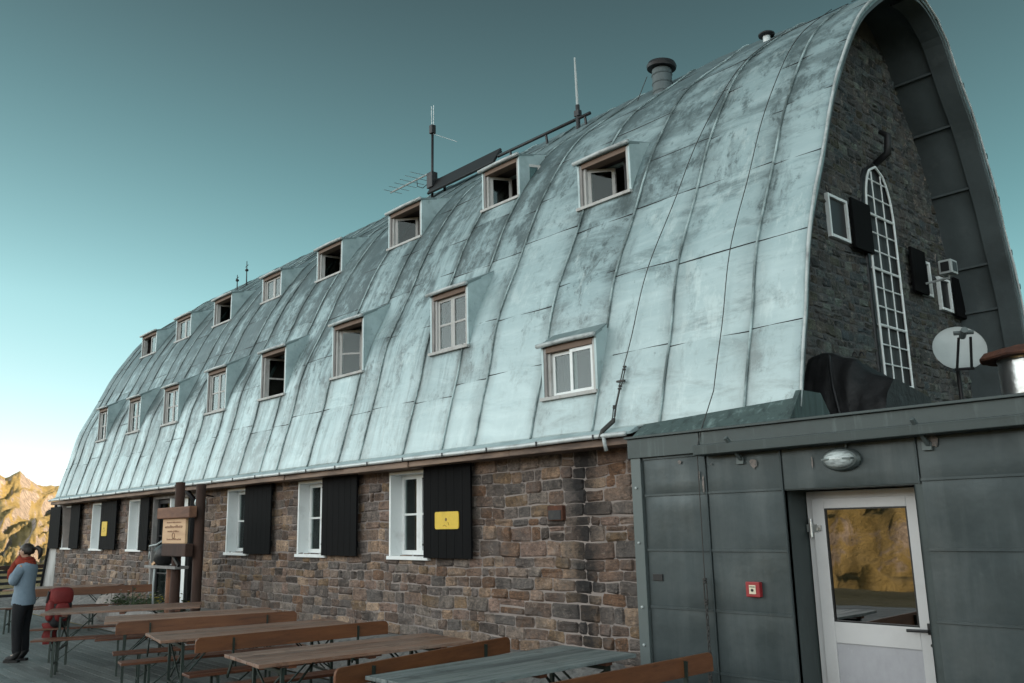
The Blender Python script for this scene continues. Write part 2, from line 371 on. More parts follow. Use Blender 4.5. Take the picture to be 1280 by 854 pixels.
def interp(x, xs, ys):
    if x <= xs[0]: return ys[0]
    for i in range(len(xs) - 1):
        if x <= xs[i + 1]:
            return lerp(ys[i], ys[i + 1], (x - xs[i]) / (xs[i + 1] - xs[i]))
    return ys[-1]
def fbm(x, y, z=0, o=5): return noise.fractal((x, y, z), 1.0, 2.0, o)

# ------------------------------------------------------------------ camera
CAM = Vector((0, -6.85, 1.8298860406))
cR = Vector((0.6709062919, 0.7412016473, -0.0224692112))
cU = Vector((0.1657287545, -0.1203391346, 0.9788015492))
cF = Vector((-0.7227853951, 0.6604079123, 0.2035747084))
cd = bpy.data.cameras.new('camera'); cam = bpy.data.objects.new('camera', cd); COL.objects.link(cam)
Mx = Matrix.Identity(4)
for i in range(3):
    Mx[i][0], Mx[i][1], Mx[i][2], Mx[i][3] = cR[i], cU[i], -cF[i], CAM[i]
cam.matrix_world = Mx
cd.sensor_fit = 'HORIZONTAL'; cd.sensor_width = 36; cd.lens = 1088.341 / 1280 * 36
cd.clip_start = .05; cd.clip_end = 6000
S.camera = cam

# ------------------------------------------------------------------ sky and sun
SKY_LO, SKY_HI = 1.6, 7.0
SUN_AZ, SUN_EL = 25.0, 11.0
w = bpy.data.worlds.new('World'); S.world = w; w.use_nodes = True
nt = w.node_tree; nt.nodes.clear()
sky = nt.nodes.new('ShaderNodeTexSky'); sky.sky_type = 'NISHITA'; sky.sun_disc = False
sky.sun_elevation = R(SUN_EL); sky.sun_rotation = R(90 - SUN_AZ)
sky.altitude = 2800; sky.air_density = 1.0; sky.dust_density = 1.2; sky.ozone_density = 1.0
L = nd(nt, 'RGBToBW', {0: sky.outputs[0]}).outputs[0]
# grade: the deep sky is teal, the bright horizon nearly white, and the contrast between them is a little stronger
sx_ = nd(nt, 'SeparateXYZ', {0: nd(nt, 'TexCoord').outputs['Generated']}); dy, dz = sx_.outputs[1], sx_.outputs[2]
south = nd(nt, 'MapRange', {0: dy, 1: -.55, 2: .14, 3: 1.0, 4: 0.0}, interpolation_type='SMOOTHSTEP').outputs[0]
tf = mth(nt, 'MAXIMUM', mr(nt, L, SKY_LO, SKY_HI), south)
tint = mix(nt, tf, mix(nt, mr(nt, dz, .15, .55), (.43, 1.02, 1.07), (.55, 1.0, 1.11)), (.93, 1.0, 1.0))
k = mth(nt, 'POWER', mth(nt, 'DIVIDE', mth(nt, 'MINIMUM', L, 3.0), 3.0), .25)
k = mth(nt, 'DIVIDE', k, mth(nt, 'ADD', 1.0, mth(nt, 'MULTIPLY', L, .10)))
k = mth(nt, 'MULTIPLY', mth(nt, 'MULTIPLY', k, L), mth(nt, 'ADD', .76, mth(nt, 'MULTIPLY', south, 3.44)))  # southern sky brightened well beyond the north, added to light the hut front
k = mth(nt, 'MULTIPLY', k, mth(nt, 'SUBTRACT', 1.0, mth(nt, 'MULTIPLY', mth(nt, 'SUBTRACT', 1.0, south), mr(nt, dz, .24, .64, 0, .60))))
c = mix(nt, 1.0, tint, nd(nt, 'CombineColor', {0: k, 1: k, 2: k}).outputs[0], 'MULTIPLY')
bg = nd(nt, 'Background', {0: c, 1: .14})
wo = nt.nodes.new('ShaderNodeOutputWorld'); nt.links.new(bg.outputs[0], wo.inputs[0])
sl = bpy.data.lights.new('sun', 'SUN'); sl.energy = 5.0; sl.angle = R(.5); sl.color = (1.0, .80, .55)
so = bpy.data.objects.new('sun', sl); COL.objects.link(so)
sd = Vector((cos(R(SUN_EL)) * cos(R(SUN_AZ)), cos(R(SUN_EL)) * sin(R(SUN_AZ)), sin(R(SUN_EL))))
so.rotation_euler = sd.to_track_quat('Z', 'Y').to_euler()
S.view_settings.view_transform = 'Standard'; S.view_settings.look = 'None'
S.view_settings.exposure = 1.65; S.view_settings.gamma = 1
S.render.engine = 'CYCLES'
S.cycles.max_bounces = 8; S.cycles.transparent_max_bounces = 12
try: S.cycles.use_denoising = True
except Exception: pass

# ------------------------------------------------------------------ roof profile (y, z) front foot -> ridge -> back foot
PR = [(-.235, 2.721), (-.204, 2.833), (-.166, 2.974), (-.117, 3.155), (-.060, 3.353), (-.001, 3.546), (.051, 3.745), (.099, 3.966), (.158, 4.202), (.241, 4.443), (.352, 4.692), (.482, 4.954), (.611, 5.219), (.724, 5.473), (.828, 5.71), (.94, 5.936), (1.069, 6.165), (1.221, 6.413), (1.4, 6.686), (1.614, 6.978), (1.883, 7.27), (2.206, 7.542), (2.545, 7.798), (2.855, 8.038), (3.12, 8.253), (3.347, 8.427), (3.58, 8.50), (3.82, 8.40), (4.05, 8.15), (4.28, 7.80), (4.62, 7.25), (4.93, 6.81), (5.12, 6.4), (5.36, 5.81), (5.52, 5.24), (5.66, 4.75), (5.74, 4.24), (5.80, 3.5), (5.84, 2.74)]
def catmull(P, n):
    Q = [(2 * P[0][0] - P[1][0], 2 * P[0][1] - P[1][1])] + P + [(2 * P[-1][0] - P[-2][0], 2 * P[-1][1] - P[-2][1])]
    out = []
    for i in range(1, len(Q) - 2):
        p0, p1, p2, p3 = Q[i - 1:i + 3]
        for k in range(n):
            t = k / n
            out.append(tuple(.5 * (2 * p1[j] + (p2[j] - p0[j]) * t + (2 * p0[j] - 5 * p1[j] + 4 * p2[j] - p3[j]) * t * t + (3 * p1[j] - p0[j] - 3 * p2[j] + p3[j]) * t ** 3) for j in (0, 1)))
    out.append(P[-1]); return out
PF = catmull(PR, 4)
IAP = max(range(len(PF)), key=lambda i: PF[i][1])
ZFr = [p[1] for p in PF[:IAP + 1]]; YFr = [p[0] for p in PF[:IAP + 1]]
ZBk = [p[1] for p in PF[IAP:]][::-1]; YBk = [p[0] for p in PF[IAP:]][::-1]
def Yf(z): return interp(z, ZFr, YFr)
def Yb(z): return interp(z, ZBk, YBk)
def Zf(y): return interp(y, YFr[8:], ZFr[8:])
XN, XF, XG = -3.725, -24.95, -4.5
def rimx(z): return XN
def dip(x, z):
    # the crown drops a little towards the gable rim
    t = min(1, max(0, (x + 6.5) / 2.77))
    return z if z < 7.85 else 7.85 + (z - 7.85) * (1 - .52 * t * t)
# dormers: xl, xr, sill z, head z, glazing style
LOW = [(-6.84, -6.08, 3.17, 3.70, 'slide'), (-9.22, -8.48, 4.08, 4.83, 'four'), (-11.79, -10.95, 4.10, 4.88, 'openL'), (-14.2, -13.34, 4.05, 4.82, 'dark'), (-16.47, -15.66, 4.04, 4.81, 'four'), (-18.7, -17.93, 4.03, 4.77, 'four'), (-20.84, -20.13, 4.05, 4.79, 'four'), (-22.98, -22.36, 4.04, 4.78, 'four')]
UPP = [(-7.03, -6.24, 5.66, 6.20, 'openL'), (-9.37, -8.61, 6.41, 6.97, 'openB'), (-11.89, -11.0, 6.45, 7.02, 'openL'), (-14.25, -13.4, 6.40, 6.96, 'dark'), (-16.57, -15.79, 6.45, 6.94, 'two'), (-18.83, -17.96, 6.35, 6.9, 'dark'), (-21.06, -20.21, 6.37, 6.89, 'two'), (-23.3, -22.32, 6.32, 6.83, 'half')]
SEAMX = [-4.25, -5.18, -6.05, -6.97, -7.95, -8.57, -9.40, -10.44, -11.0, -11.88, -12.87, -13.45, -14.24, -15.1, -15.68, -16.6, -17.3, -17.95, -18.8, -19.5, -20.15, -21.0, -21.7, -22.35, -23.15, -24.0, -24.5]
HZ = [3.53, 4.43, 5.33, 6.02, 6.75, 7.4, 8.0]

hut = empty('mountain_hut', (-14, 0, .3), 0, label='large stone mountain hut under an arched patinated copper roof with two rows of dormer windows', cat='mountain hut')

def build_roof():
    zs = sorted(set([d[2] for d in LOW + UPP] + [d[3] for d in LOW + UPP]))
    # rows along the arch: profile points plus rows at dormer sills/heads on the front side
    rows = [(y, z) for y, z in PF]
    front = rows[:IAP + 1] + [(Yf(z), z) for z in zs + HZ]
    front.sort(key=lambda p: p[1] if p[1] > 2.84 else p[1])
    fl = [front[0]]
    for p in front[1:]:
        if abs(p[1] - fl[-1][1]) > .006: fl.append(p)
        elif p[1] in zs: fl[-1] = p
    rows = fl + rows[IAP + 1:]
    s = [0]
    for i in range(1, len(rows)): s.append(s[-1] + math.hypot(rows[i][0] - rows[i - 1][0], rows[i][1] - rows[i - 1][1]))
    nF = len(fl)
    xs = set([XF, XN] + SEAMX + [d[0] for d in LOW + UPP] + [d[1] for d in LOW + UPP])
    x = XF
    while x < XN: xs.add(round(x, 3)); x += .22
    for q in SEAMX: xs.add(q - .07); xs.add(q + .07)
    xs = sorted(xs); xl = [xs[0]]
    keep = set(SEAMX + [d[0] for d in LOW + UPP] + [d[1] for d in LOW + UPP])
    for q in xs[1:]:
        if q - xl[-1] > .03: xl.append(q)
        elif q in keep: xl[-1] = q
    xl[-1] = XN
    # panel ids
    cuts = [XF - 1] + sorted(SEAMX) + [0]
    rng = random.Random(3)
    hz = {}
    tone = {}
    def hz_of(c):
        if c not in hz: hz[c] = [z + rng.uniform(-.06, .06) if cuts[c] > -6.3 else z + rng.uniform(-.13, .13) for z in HZ]
        return hz[c]
    verts = []; uvs = []
    nx, nr = len(xl), len(rows)
    for i, x in enumerate(xl):
        for j, (y, z) in enumerate(rows):
            xx = x
            if i == nx - 1: xx = rimx(z) + .012 * noise.noise((z * 2.3, y, 4.1))
            # gentle pillowing of each sheet
            c = max(k for k in range(len(cuts)) if cuts[k] <= x + 1e-6) if x > cuts[0] else 0
            a, b = max(cuts[c], XF), min(cuts[c + 1], XN) if c + 1 < len(cuts) else XN
            t = (x - a) / max(b - a, 1e-3)
            pil = .016 * sin(pi * min(max(t, 0), 1)) * (.6 + noise.noise((x * .9, z * 1.3, 2.2))) + .006 * noise.noise((x * 2.1, z * 3.2, 7.7))
            j0, j1 = max(j - 1, 0), min(j + 1, nr - 1)
            ty, tz = rows[j1][0] - rows[j0][0], rows[j1][1] - rows[j0][1]; L = math.hypot(ty, tz) or 1
            ny, nz = -tz / L, ty / L
            verts.append((xx, y + ny * pil, dip(xx, z) + nz * pil)); uvs.append((xx, s[j]))
    faces = []; tn = []; dirt = []
    for i in range(nx - 1):
        xm = (xl[i] + xl[i + 1]) / 2
        c = max(k for k in range(len(cuts)) if cuts[k] <= xm)
        H = hz_of(c)
        for j in range(nr - 1):
            zm = (rows[j][1] + rows[j + 1][1]) / 2
            if j < nF - 1 and any(d[0] - 1e-3 < xm < d[1] + 1e-3 and d[2] < zm < d[3] for d in LOW + UPP): continue
            r = sum(1 for h in H if zm > h) + (20 if j >= nF else 0)
            if (c, r) not in tone: tone[(c, r)] = rng.random() ** 1.6
            faces.append((i * nr + j, (i + 1) * nr + j, (i + 1) * nr + j + 1, i * nr + j + 1)); tn.append(tone[(c, r)])
    me = bpy.data.meshes.new('roof'); me.from_pydata(verts, [], faces)
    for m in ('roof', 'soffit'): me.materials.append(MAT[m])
    uvl = me.uv_layers.new(name='UVMap')
    uvl.data.foreach_set('uv', [q for l in me.loops for q in uvs[l.vertex_index]])
    at = me.attributes.new('Tone', 'FLOAT', 'FACE'); at.data.foreach_set('value', tn)
    dt = me.attributes.new('Dirt', 'FLOAT', 'POINT')
    dv = []
    for (u, v), p in zip(uvs, verts):
        d = min(abs(p[0] - q) for q in SEAMX)
        wgt = min(1, 1.25 * max(0, 1 - d / .13)) * (.75 if p[0] > -8 else 1.0)
        wgt = max(wgt, max(0, 1 - (p[2] - 2.72) / .10) * .4 if p[1] < 1 else 0)
        # run-off below each dormer sill corner
        if p[1] < 3:
            for q in LOW + UPP:
                h_ = q[2] - p[2]
                if 0 < h_ < 1.0:
                    e_ = min(abs(p[0] - q[0]), abs(p[0] - q[1]))
                    wgt = max(wgt, max(0, 1 - e_ / .24) * (1 - h_) * .75)
        dv.append(wgt)
    dt.data.foreach_set('value', dv)
    me.polygons.foreach_set('use_smooth', [True] * len(me.polygons))
    me.update()
    roof = bpy.data.objects.new('roof', me); COL.objects.link(roof); attach(roof, hut)
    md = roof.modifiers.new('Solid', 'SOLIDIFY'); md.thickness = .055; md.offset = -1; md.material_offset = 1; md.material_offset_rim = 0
    # standing seams: raised folded ribs following the arch
    mb = MB()
    def pt(x, j, off):
        y, z = rows[j]; j0, j1 = max(j - 1, 0), min(j + 1, nr - 1)
        ty, tz = rows[j1][0] - rows[j0][0], rows[j1][1] - rows[j0][1]; L = math.hypot(ty, tz)
        return (x, y - tz / L * off, dip(x, z) + ty / L * off)
    for k, x in enumerate(SEAMX):
        seg = []
        for j in range(0, nr):
            z = rows[j][1]
            xx = x + (.006 + .006 * (x < -9)) * noise.noise((x * 3.1, s[j] * .6, .3)) + .004 * noise.noise((x * 5, s[j] * 4, 1.1))
            blocked = j < nF and any(d[0] - .10 < xx < d[1] + .10 and d[2] + .02 < z < d[3] + .12 for d in LOW + UPP)
            if blocked:
                if len(seg) > 1: mb.tube(seg, .0135, 6)
                seg = []
            else: seg.append(pt(xx, j, .009))
        if len(seg) > 1: mb.tube(seg, .0135, 6)
    # flat cross welts
    for c, H in hz.items():
        a, b = max(cuts[c], XF), min(cuts[c + 1], XN)
        if b - a < .2: continue
        for h in H:
            if h > 8.3: continue
            n = max(3, int((b - a) / .12)); p = []
            for i in range(n + 1):
                x = lerp(a + .01, b - .01, i / n); zz = h + .012 * noise.noise((x * 2, h * 3, 5))
                if any(d[0] - .12 < x < d[1] + .12 and d[2] - .03 < zz < d[3] + .30 for d in LOW + UPP):
                    if len(p) > 1: mb.tube(p, .0055, 5, 1)
                    p = []; continue
                p.append((x if x < XN - .02 else rimx(zz) - .01, Yf(zz) - .004, zz))
            if len(p) > 1: mb.tube(p, .0055, 5, 1)
    sm = mb.build('standing_seams', ['roof_seam', 'black_metal'], roof, smooth=True)
    # curled drip along the gable rim
    mb = MB(); p = []
    for y, z in PF[::2]:
        p.append((rimx(z) + .01 + .015 * noise.noise((z * 3, y * 3, 9)), y, dip(XN, z)))
    mb.tube(p, [.013 + .010 * abs(noise.noise((q[2] * 2.1, q[1] * 2, 5))) for q in p], 8)
    mb.build('rim_roll', 'hood', roof, smooth=True)
    # soffit ribs under the overhang and rim band
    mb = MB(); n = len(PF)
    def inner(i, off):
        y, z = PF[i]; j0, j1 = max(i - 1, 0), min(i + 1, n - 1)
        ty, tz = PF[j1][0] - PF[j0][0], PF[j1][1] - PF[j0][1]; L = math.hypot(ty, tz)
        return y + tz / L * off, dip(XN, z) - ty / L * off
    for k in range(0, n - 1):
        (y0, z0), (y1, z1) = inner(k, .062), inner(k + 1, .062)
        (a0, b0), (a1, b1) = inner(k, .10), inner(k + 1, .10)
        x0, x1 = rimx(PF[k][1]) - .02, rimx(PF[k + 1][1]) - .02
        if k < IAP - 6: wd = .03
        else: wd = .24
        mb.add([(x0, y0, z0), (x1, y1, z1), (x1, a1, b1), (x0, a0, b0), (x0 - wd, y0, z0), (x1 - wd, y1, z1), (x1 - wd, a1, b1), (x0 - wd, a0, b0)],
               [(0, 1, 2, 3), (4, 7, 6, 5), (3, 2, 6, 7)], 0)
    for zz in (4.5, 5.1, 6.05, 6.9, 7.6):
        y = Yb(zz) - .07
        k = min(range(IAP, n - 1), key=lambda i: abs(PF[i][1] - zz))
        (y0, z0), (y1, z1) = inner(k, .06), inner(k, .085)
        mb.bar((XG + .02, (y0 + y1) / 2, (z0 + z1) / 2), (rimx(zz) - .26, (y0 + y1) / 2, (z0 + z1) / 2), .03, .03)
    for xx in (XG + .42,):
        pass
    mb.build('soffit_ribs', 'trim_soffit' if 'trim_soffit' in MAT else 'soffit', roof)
    # small snow hooks on the far rim seen against the sky
    for zz in (7.3, 6.45, 5.9, 5.2, 4.75, 4.3):
        y = Yb(zz); x = rimx(zz); mb = MB()
        mb.tube([(x - .05, y - .02, zz), (x - .05, y + .12, zz + .02)], .022, 6); mb.box(x - .09, x - .0, y + .07, y + .12, zz - .02, zz + .05)
        mb.build('rim_hook', 'black_metal', roof)
    return roof
ROOF = build_roof()

# ------------------------------------------------------------------ dormers and roof windows
def sash(mb, x0, x1, z0, z1, y, fw, th, bars_h=0, bars_v=0, mi=0):
    mb.box(x0, x0 + fw, y, y + th, z0, z1, mi); mb.box(x1 - fw, x1, y, y + th, z0, z1, mi)
    mb.box(x0 + fw, x1 - fw, y + .001, y + th - .001, z0, z0 + fw, mi); mb.box(x0 + fw, x1 - fw, y + .001, y + th - .001, z1 - fw, z1, mi)
    for k in range(bars_h):
        z = lerp(z0, z1, (k + 1) / (bars_h + 1)); mb.box(x0 + fw, x1 - fw, y + .004, y + th - .004, z - .014, z + .014, mi)
    for k in range(bars_v):
        x = lerp(x0, x1, (k + 1) / (bars_v + 1)); mb.box(x - .014, x + .014, y + .005, y + th - .005, z0 + fw, z1 - fw, mi)
def pane(name, x0, x1, z0, z1, y, parent):
    mb = MB(); mb.box(x0, x1, y, y + .006, z0, z1); return mb.build(name, 'glass', parent)
def dormer(d, upper, idx):
    xl, xr, zs, zt, style = d
    ys = Yf(zs) - .015
    yt = Yf(zt)
    rise = .16 if upper else .26
    if idx == 0 and not upper: rise = .20
    first = idx == 0
    # hood line from front top to where it meets the roof
    zh = zt + .07
    yb = None
    y = ys - .03
    slope = .24 if upper else .50
    if first: slope = .24 if upper else .62
    yy, zz = y, zh
    for k in range(400):
        yy = y + k * .005; zz = zh + (yy - y) * slope
        if Yf(zz) < yy: break
    ym, zm = yy + .02, zz + .01
    # sheet skirt running from the near cheek down onto the roof (soldered flashing)
    hood = MB()
    xa, xb = xl - .055, xr + .045
    hood.add([(xa, y, zh), (xb, y, zh), (xb - .02, ym, zm), (xa + .02, ym, zm), (xa, y, zh - .035), (xb, y, zh - .035), (xb - .02, ym, zm - .035), (xa + .02, ym, zm - .035)],
             [(0, 1, 2, 3), (4, 7, 6, 5), (0, 4, 5, 1), (1, 5, 6, 2), (2, 6, 7, 3), (3, 7, 4, 0)], 0)
    fr = hood.build('dormer', 'hood_top', hut)
    zc = [lerp(zs - .02, zm, i / 10) for i in range(11)]
    for xo, th in ((xr + .035, .03), (xl - .035, -.03)):
        poly = [(ys, zs - .02), (ys, zt + .05), (ys + .01, zh - .01), (ym, zm - .005)] + [(Yf(z) + .02, z) for z in reversed(zc[:-1])]
        mb = MB(); mb.prism(poly, 0, xo, xo - th, 0); mb.build('cheek', 'cheek', fr)
    rl = MB(); rl.tube([(xa - .01, y - .01, zh - .012), ((xa + xb) / 2, y - .012, zh - .004), (xb + .01, y - .01, zh - .012)], .027, 8)
    rl.build('hood_roll', 'hood', fr, smooth=True)
    # frame: weathered jambs, brown lintel, pale sill
    f = MB()
    f.box(xl - .035, xl + .035, ys + .005, ys + .11, zs, zt + .03); f.box(xl + .035, xl + .075, ys + .03, ys + .12, zs + .02, zt - .01, 1)
    f.box(xr - .03, xr + .034, ys + .006, ys + .11, zs, zt + .03, 1)
    f.box(xl + .035, xr - .03, ys + .0, ys + .14, zt - .03, zt + .055, 2); f.box(xl - .05, xr + .04, ys - .035, ys + .10, zs - .035, zs + .004, 1)
    f.build('window_frame', ['frame_old', 'white_old', 'lintel'], fr, bevel=.003)
    a, b, z0, z1 = xl + .076, xr - .031, zs + .006, zt - .032
    xm = (a + b) / 2; Y = ys + .05
    def closed(x0, x1, bh, nm='sash', yo=0):
        q = MB(); sash(q, x0, x1, z0, z1, Y + yo, .04, .035, bh)
        sh = q.build(nm, 'white' if style == 'slide' else 'white_old', fr, bevel=.003); pane('pane', x0 + .04, x1 - .04, z0 + .04, z1 - .04, Y + yo + .012, fr)
    def swung(hx, dirn, ang, bh=1):
        q = MB(); wd = (b - a) / 2
        sash(q, 0, wd, z0, z1, 0, .04, .035, bh)
        gq = MB(); gq.box(.04, wd - .04, .012, .018, z0 + .04, z1 - .04)
        for mb_, nm, mt in ((q, 'sash', 'white_old'), (gq, 'pane', 'glass')):
            for i, p in enumerate(mb_.v):
                px = p[0] * dirn; py = p[1]
                c, s_ = cos(ang), sin(ang)
                mb_.v[i] = (hx + px * c, Y + .02 + p[0] * s_ + py * c, p[2])
            mb_.build(nm, mt, fr)
    if style == 'four': closed(a, xm, 1); closed(xm, b, 1)
    elif style == 'two': closed(a, xm, 0); closed(xm, b, 0)
    elif style == 'slide': closed(a, xm + .02, 0, yo=.012); closed(xm - .02, b, 0, yo=-.03)
    elif style == 'openL': swung(a, 1, R(40), 0 if upper else 1); swung(b, -1, R(96), 0)
    elif style == 'openB': swung(a, 1, R(62), 0); swung(b, -1, R(115), 0)
    elif style == 'dark': swung(a, 1, R(80), 1 if not upper else 0)
    elif style == 'half': closed(xm, b, 0)
    # room behind
    rm = MB(); yb2 = ys + 1.7
    ra, rb, rz = xl + .0, xr + .0, zt + .02
    for (p, q) in (((ra, ys + .14), (ra, yb2)), ((rb, yb2), (rb, ys + .14)), ((ra, yb2), (rb, yb2))):
        rm.quad((p[0], p[1], zs - .5), (q[0], q[1], zs - .5), (q[0], q[1], rz), (p[0], p[1], rz), 0)
    rm.quad((ra, ys + .14, rz), (rb, ys + .14, rz), (rb, yb2, rz), (ra, yb2, rz), 0)
    rm.quad((ra, ys + .14, zs - .5), (ra, yb2, zs - .5), (rb, yb2, zs - .5), (rb, ys + .14, zs - .5), 0)
    rm.build('attic_room', 'room', fr)
    if style in ('four', 'two', 'slide', 'openL'):
        cu = MB(); n = 10
        span = (a + .03, a + .36 * (b - a)) if style != 'openL' else (b - .3 * (b - a), b - .02)
        for k in range(n):
            x0, x1 = lerp(*span, k / n), lerp(*span, (k + 1) / n)
            o0, o1 = .02 * sin(k * 1.7), .02 * sin((k + 1) * 1.7)
            cu.quad((x0, Y + .16 + o0, zs - .1), (x1, Y + .16 + o1, zs - .1), (x1, Y + .16 + o1, zt), (x0, Y + .16 + o0, zt))
        cu.build('curtain', 'curtain', fr, recalc=False)
for i, d in enumerate(LOW): dormer(d, False, i)
for i, d in enumerate(UPP): dormer(d, True, i)

# ------------------------------------------------------------------ masonry
PAL = [(.22, .16, .13), (.15, .115, .10), (.26, .20, .17), (.21, .195, .19), (.14, .14, .145), (.29, .25, .225), (.37, .28, .21), (.21, .13, .085), (.32, .25, .21), (.10, .09, .088), (.24, .225, .215), (.46, .37, .29), (.25, .185, .12), (.19, .18, .185), (.17, .16, .16), (.28, .21, .185)]
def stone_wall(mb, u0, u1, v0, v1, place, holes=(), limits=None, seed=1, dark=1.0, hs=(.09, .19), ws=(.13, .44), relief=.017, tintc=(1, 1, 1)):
    rg = random.Random(seed); v = v0
    while v < v1 - .03:
        h = min(rg.uniform(*hs), v1 - v)
        if v1 - (v + h) < .05: h = v1 - v
        a, b = (u0, u1) if limits is None else limits(v + h / 2)
        segs = [(a, b)] if b - a > .05 else []
        for (ha, hb, hc, hd) in holes:
            if v + h * .55 > hc and v + h * .45 < hd:
                ns = []
                for (p, q) in segs:
                    if hb <= p or ha >= q: ns.append((p, q)); continue
                    if ha - p > .02: ns.append((p, ha))
                    if q - hb > .02: ns.append((hb, q))
                segs = ns
        for (p, q) in segs:
            u = p
            while u < q - .01:
                wd = rg.uniform(*ws) * (1.0 if h > .13 else .85)
                if q - (u + wd) < ws[0] * .6: wd = q - u
                parts = [(v, v + h)]
                if h > .145 and rg.random() < .24:
                    k = rg.uniform(.35, .65); parts = [(v, v + h * k), (v + h * k, v + h)]
                for (va, vb) in parts:
                    wob = lambda uu, vv: .032 * noise.noise((uu * 1.5, vv * 2.1, seed)) + .010 * noise.noise((uu * 6, vv * 7, seed + 3))
                    g = rg.uniform(.002, .008)
                    e = min(.017, wd * .18, (vb - va) * .2)
                    rel = relief * rg.uniform(.25, 1.3)
                    tx, tz = rg.uniform(-.012, .012), rg.uniform(-.012, .012)
                    us = [u + g, u + g + e, u + wd * .5 + rg.uniform(-.02, .02), u + wd - g - e, u + wd - g]
                    vs_ = [va + g, va + g + e, (va + vb) / 2, vb - g - e, vb - g]
                    jv = [rg.uniform(-.012, .012) for _ in range(4)]
                    V = []
                    for jj in range(5):
                        for ii in range(5):
                            uu, vv = us[ii], vs_[jj]
                            if ii in (0, 4) and jj in (0, 4):
                                cc = e * rg.uniform(.4, 1.7); uu += cc if ii == 0 else -cc; vv += cc * .7 if jj == 0 else -cc * .7
                            uu += rg.uniform(-.004, .004); vv += rg.uniform(-.004, .004)
                            vv += (jv[0] if jj == 0 else jv[1] if jj == 4 else 0) * (1 - ii / 4) + (jv[2] if jj == 0 else jv[3] if jj == 4 else 0) * ii / 4
                            vv += wob(uu, vv)
                            edge = ii in (0, 4) or jj in (0, 4)
                            dpt = .0015 if edge else max(.007, rel + tx * (ii - 2) + tz * (jj - 2) + rg.uniform(-.007, .007))
                            V.append(place(uu, vv, dpt))
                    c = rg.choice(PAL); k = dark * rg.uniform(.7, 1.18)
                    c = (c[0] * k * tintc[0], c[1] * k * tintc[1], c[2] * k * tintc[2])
                    mb.add(V, [(jj * 5 + ii, jj * 5 + ii + 1, jj * 5 + ii + 6, jj * 5 + ii + 5) for jj in range(4) for ii in range(4)], 0, c)
                u += wd
        v += h
# ground-floor openings: (x0, x1, z0, z1)
WIN = [(-10.0, -9.12, 1.42, 2.53), (-12.51, -11.64, 1.42, 2.53), (-15.06, -14.20, 1.42, 2.52), (-20.0, -19.12, 1.44, 2.5), (-22.5, -21.62, 1.44, 2.5), (-24.78, -23.92, 1.45, 2.5)]
DOORH = (-18.62, -16.42, .2, 2.52)
WZ0, WZ1 = .15, 2.60
XL, XR = -25.35, -5.25
mb = MB()
stone_wall(mb, XL, XR, WZ0, WZ1, lambda u, v, d: (u, -d, v), [*WIN, DOORH], seed=5)
wall = mb.build('stone_wall', 'stone', hut, recalc=False)
# mortar bed with real openings
mb = MB()
xs_ = sorted(set([XL, XR] + [q for h in WIN + [DOORH] for q in h[:2]])); zs_ = sorted(set([WZ0 - .4, WZ1 + .1] + [q for h in WIN + [DOORH] for q in h[2:]]))
for i in range(len(xs_) - 1):
    for j in range(len(zs_) - 1):
        xm, zm = (xs_[i] + xs_[i + 1]) / 2, (zs_[j] + zs_[j + 1]) / 2
        if any(h[0] < xm < h[1] and h[2] < zm < h[3] for h in WIN + [DOORH]): continue
        mb.quad((xs_[i], 0, zs_[j]), (xs_[i + 1], 0, zs_[j]), (xs_[i + 1], 0, zs_[j + 1]), (xs_[i], 0, zs_[j + 1]))
# end wall at the far gable, back wall and floor line
mb.quad((XL, 0, -.3), (XL, 6, -.3), (XL, 6, 2.7), (XL, 0, 2.7)); mb.quad((XL, 6, -.3), (-4.5, 6, -.3), (-4.5, 6, 2.7), (XL, 6, 2.7))
far = [(XF + .35, y * .97 + .09, z - .05) for y, z in PF]
mb.add(far + [(XF + .35, 5.9, -.3), (XF + .35, .05, -.3)], [tuple(range(len(far) + 2))])
mb.build('mortar_bed', 'mortar', wall, recalc=False)

def ground_window(w, style_shutter='right', idx=0):
    x0, x1, z0, z1 = w
    dep = .22
    f = MB()
    # white lined reveal standing 15 mm proud of the stone
    t = .035
    f.box(x0 - .0, x0 + t, -.035, dep, z0, z1); f.box(x1 - t, x1, -.035, dep, z0, z1)
    f.box(x0 + t, x1 - t, -.033, dep, z1 - t, z1 - .001); f.box(x0 - .02, x1 + .02, -.065, dep - .002, z0 - .035, z0 + .012)
    fr = f.build('window', 'white', hut, bevel=.004)
    xm = (x0 + x1) / 2; zb, zt = z0 + .02, z1 - t
    q = MB(); 
    for a, b in ((x0 + t, xm), (xm, x1 - t)):
        sash(q, a + .002, b - .002, zb, zt, dep - .075, .06, .05, 1)
    q.build('sash', 'white', fr, bevel=.004)
    p = MB()
    for a, b in ((x0 + t, xm), (xm, x1 - t)): p.box(a + .06, b - .06, dep - .05, dep - .044, zb + .06, zt - .06)
    p.build('pane', 'glass', fr)
    r = MB(); r.box(x0 - .4, x1 + .4, dep + .001, 1.6, z0 - .5, z1 + .05)
    # open the room box towards the window
    r.f.pop(2); r.m.pop(2); r.c.pop(2)
    r.build('room', 'dark', fr, recalc=False)
    cu = MB(); n = 14
    for k in range(n):
        xa, xb = lerp(x0 + .06, x0 + .40, k / n), lerp(x0 + .06, x0 + .40, (k + 1) / n)
        oa, ob = .018 * sin(k * 2.1), .018 * sin((k + 1) * 2.1)
        cu.quad((xa, dep + .12 + oa, zb), (xb, dep + .12 + ob, zb), (xb, dep + .12 + ob, zt), (xa, dep + .12 + oa, zt))
    cu.build('curtain', 'curtain', fr, recalc=False)
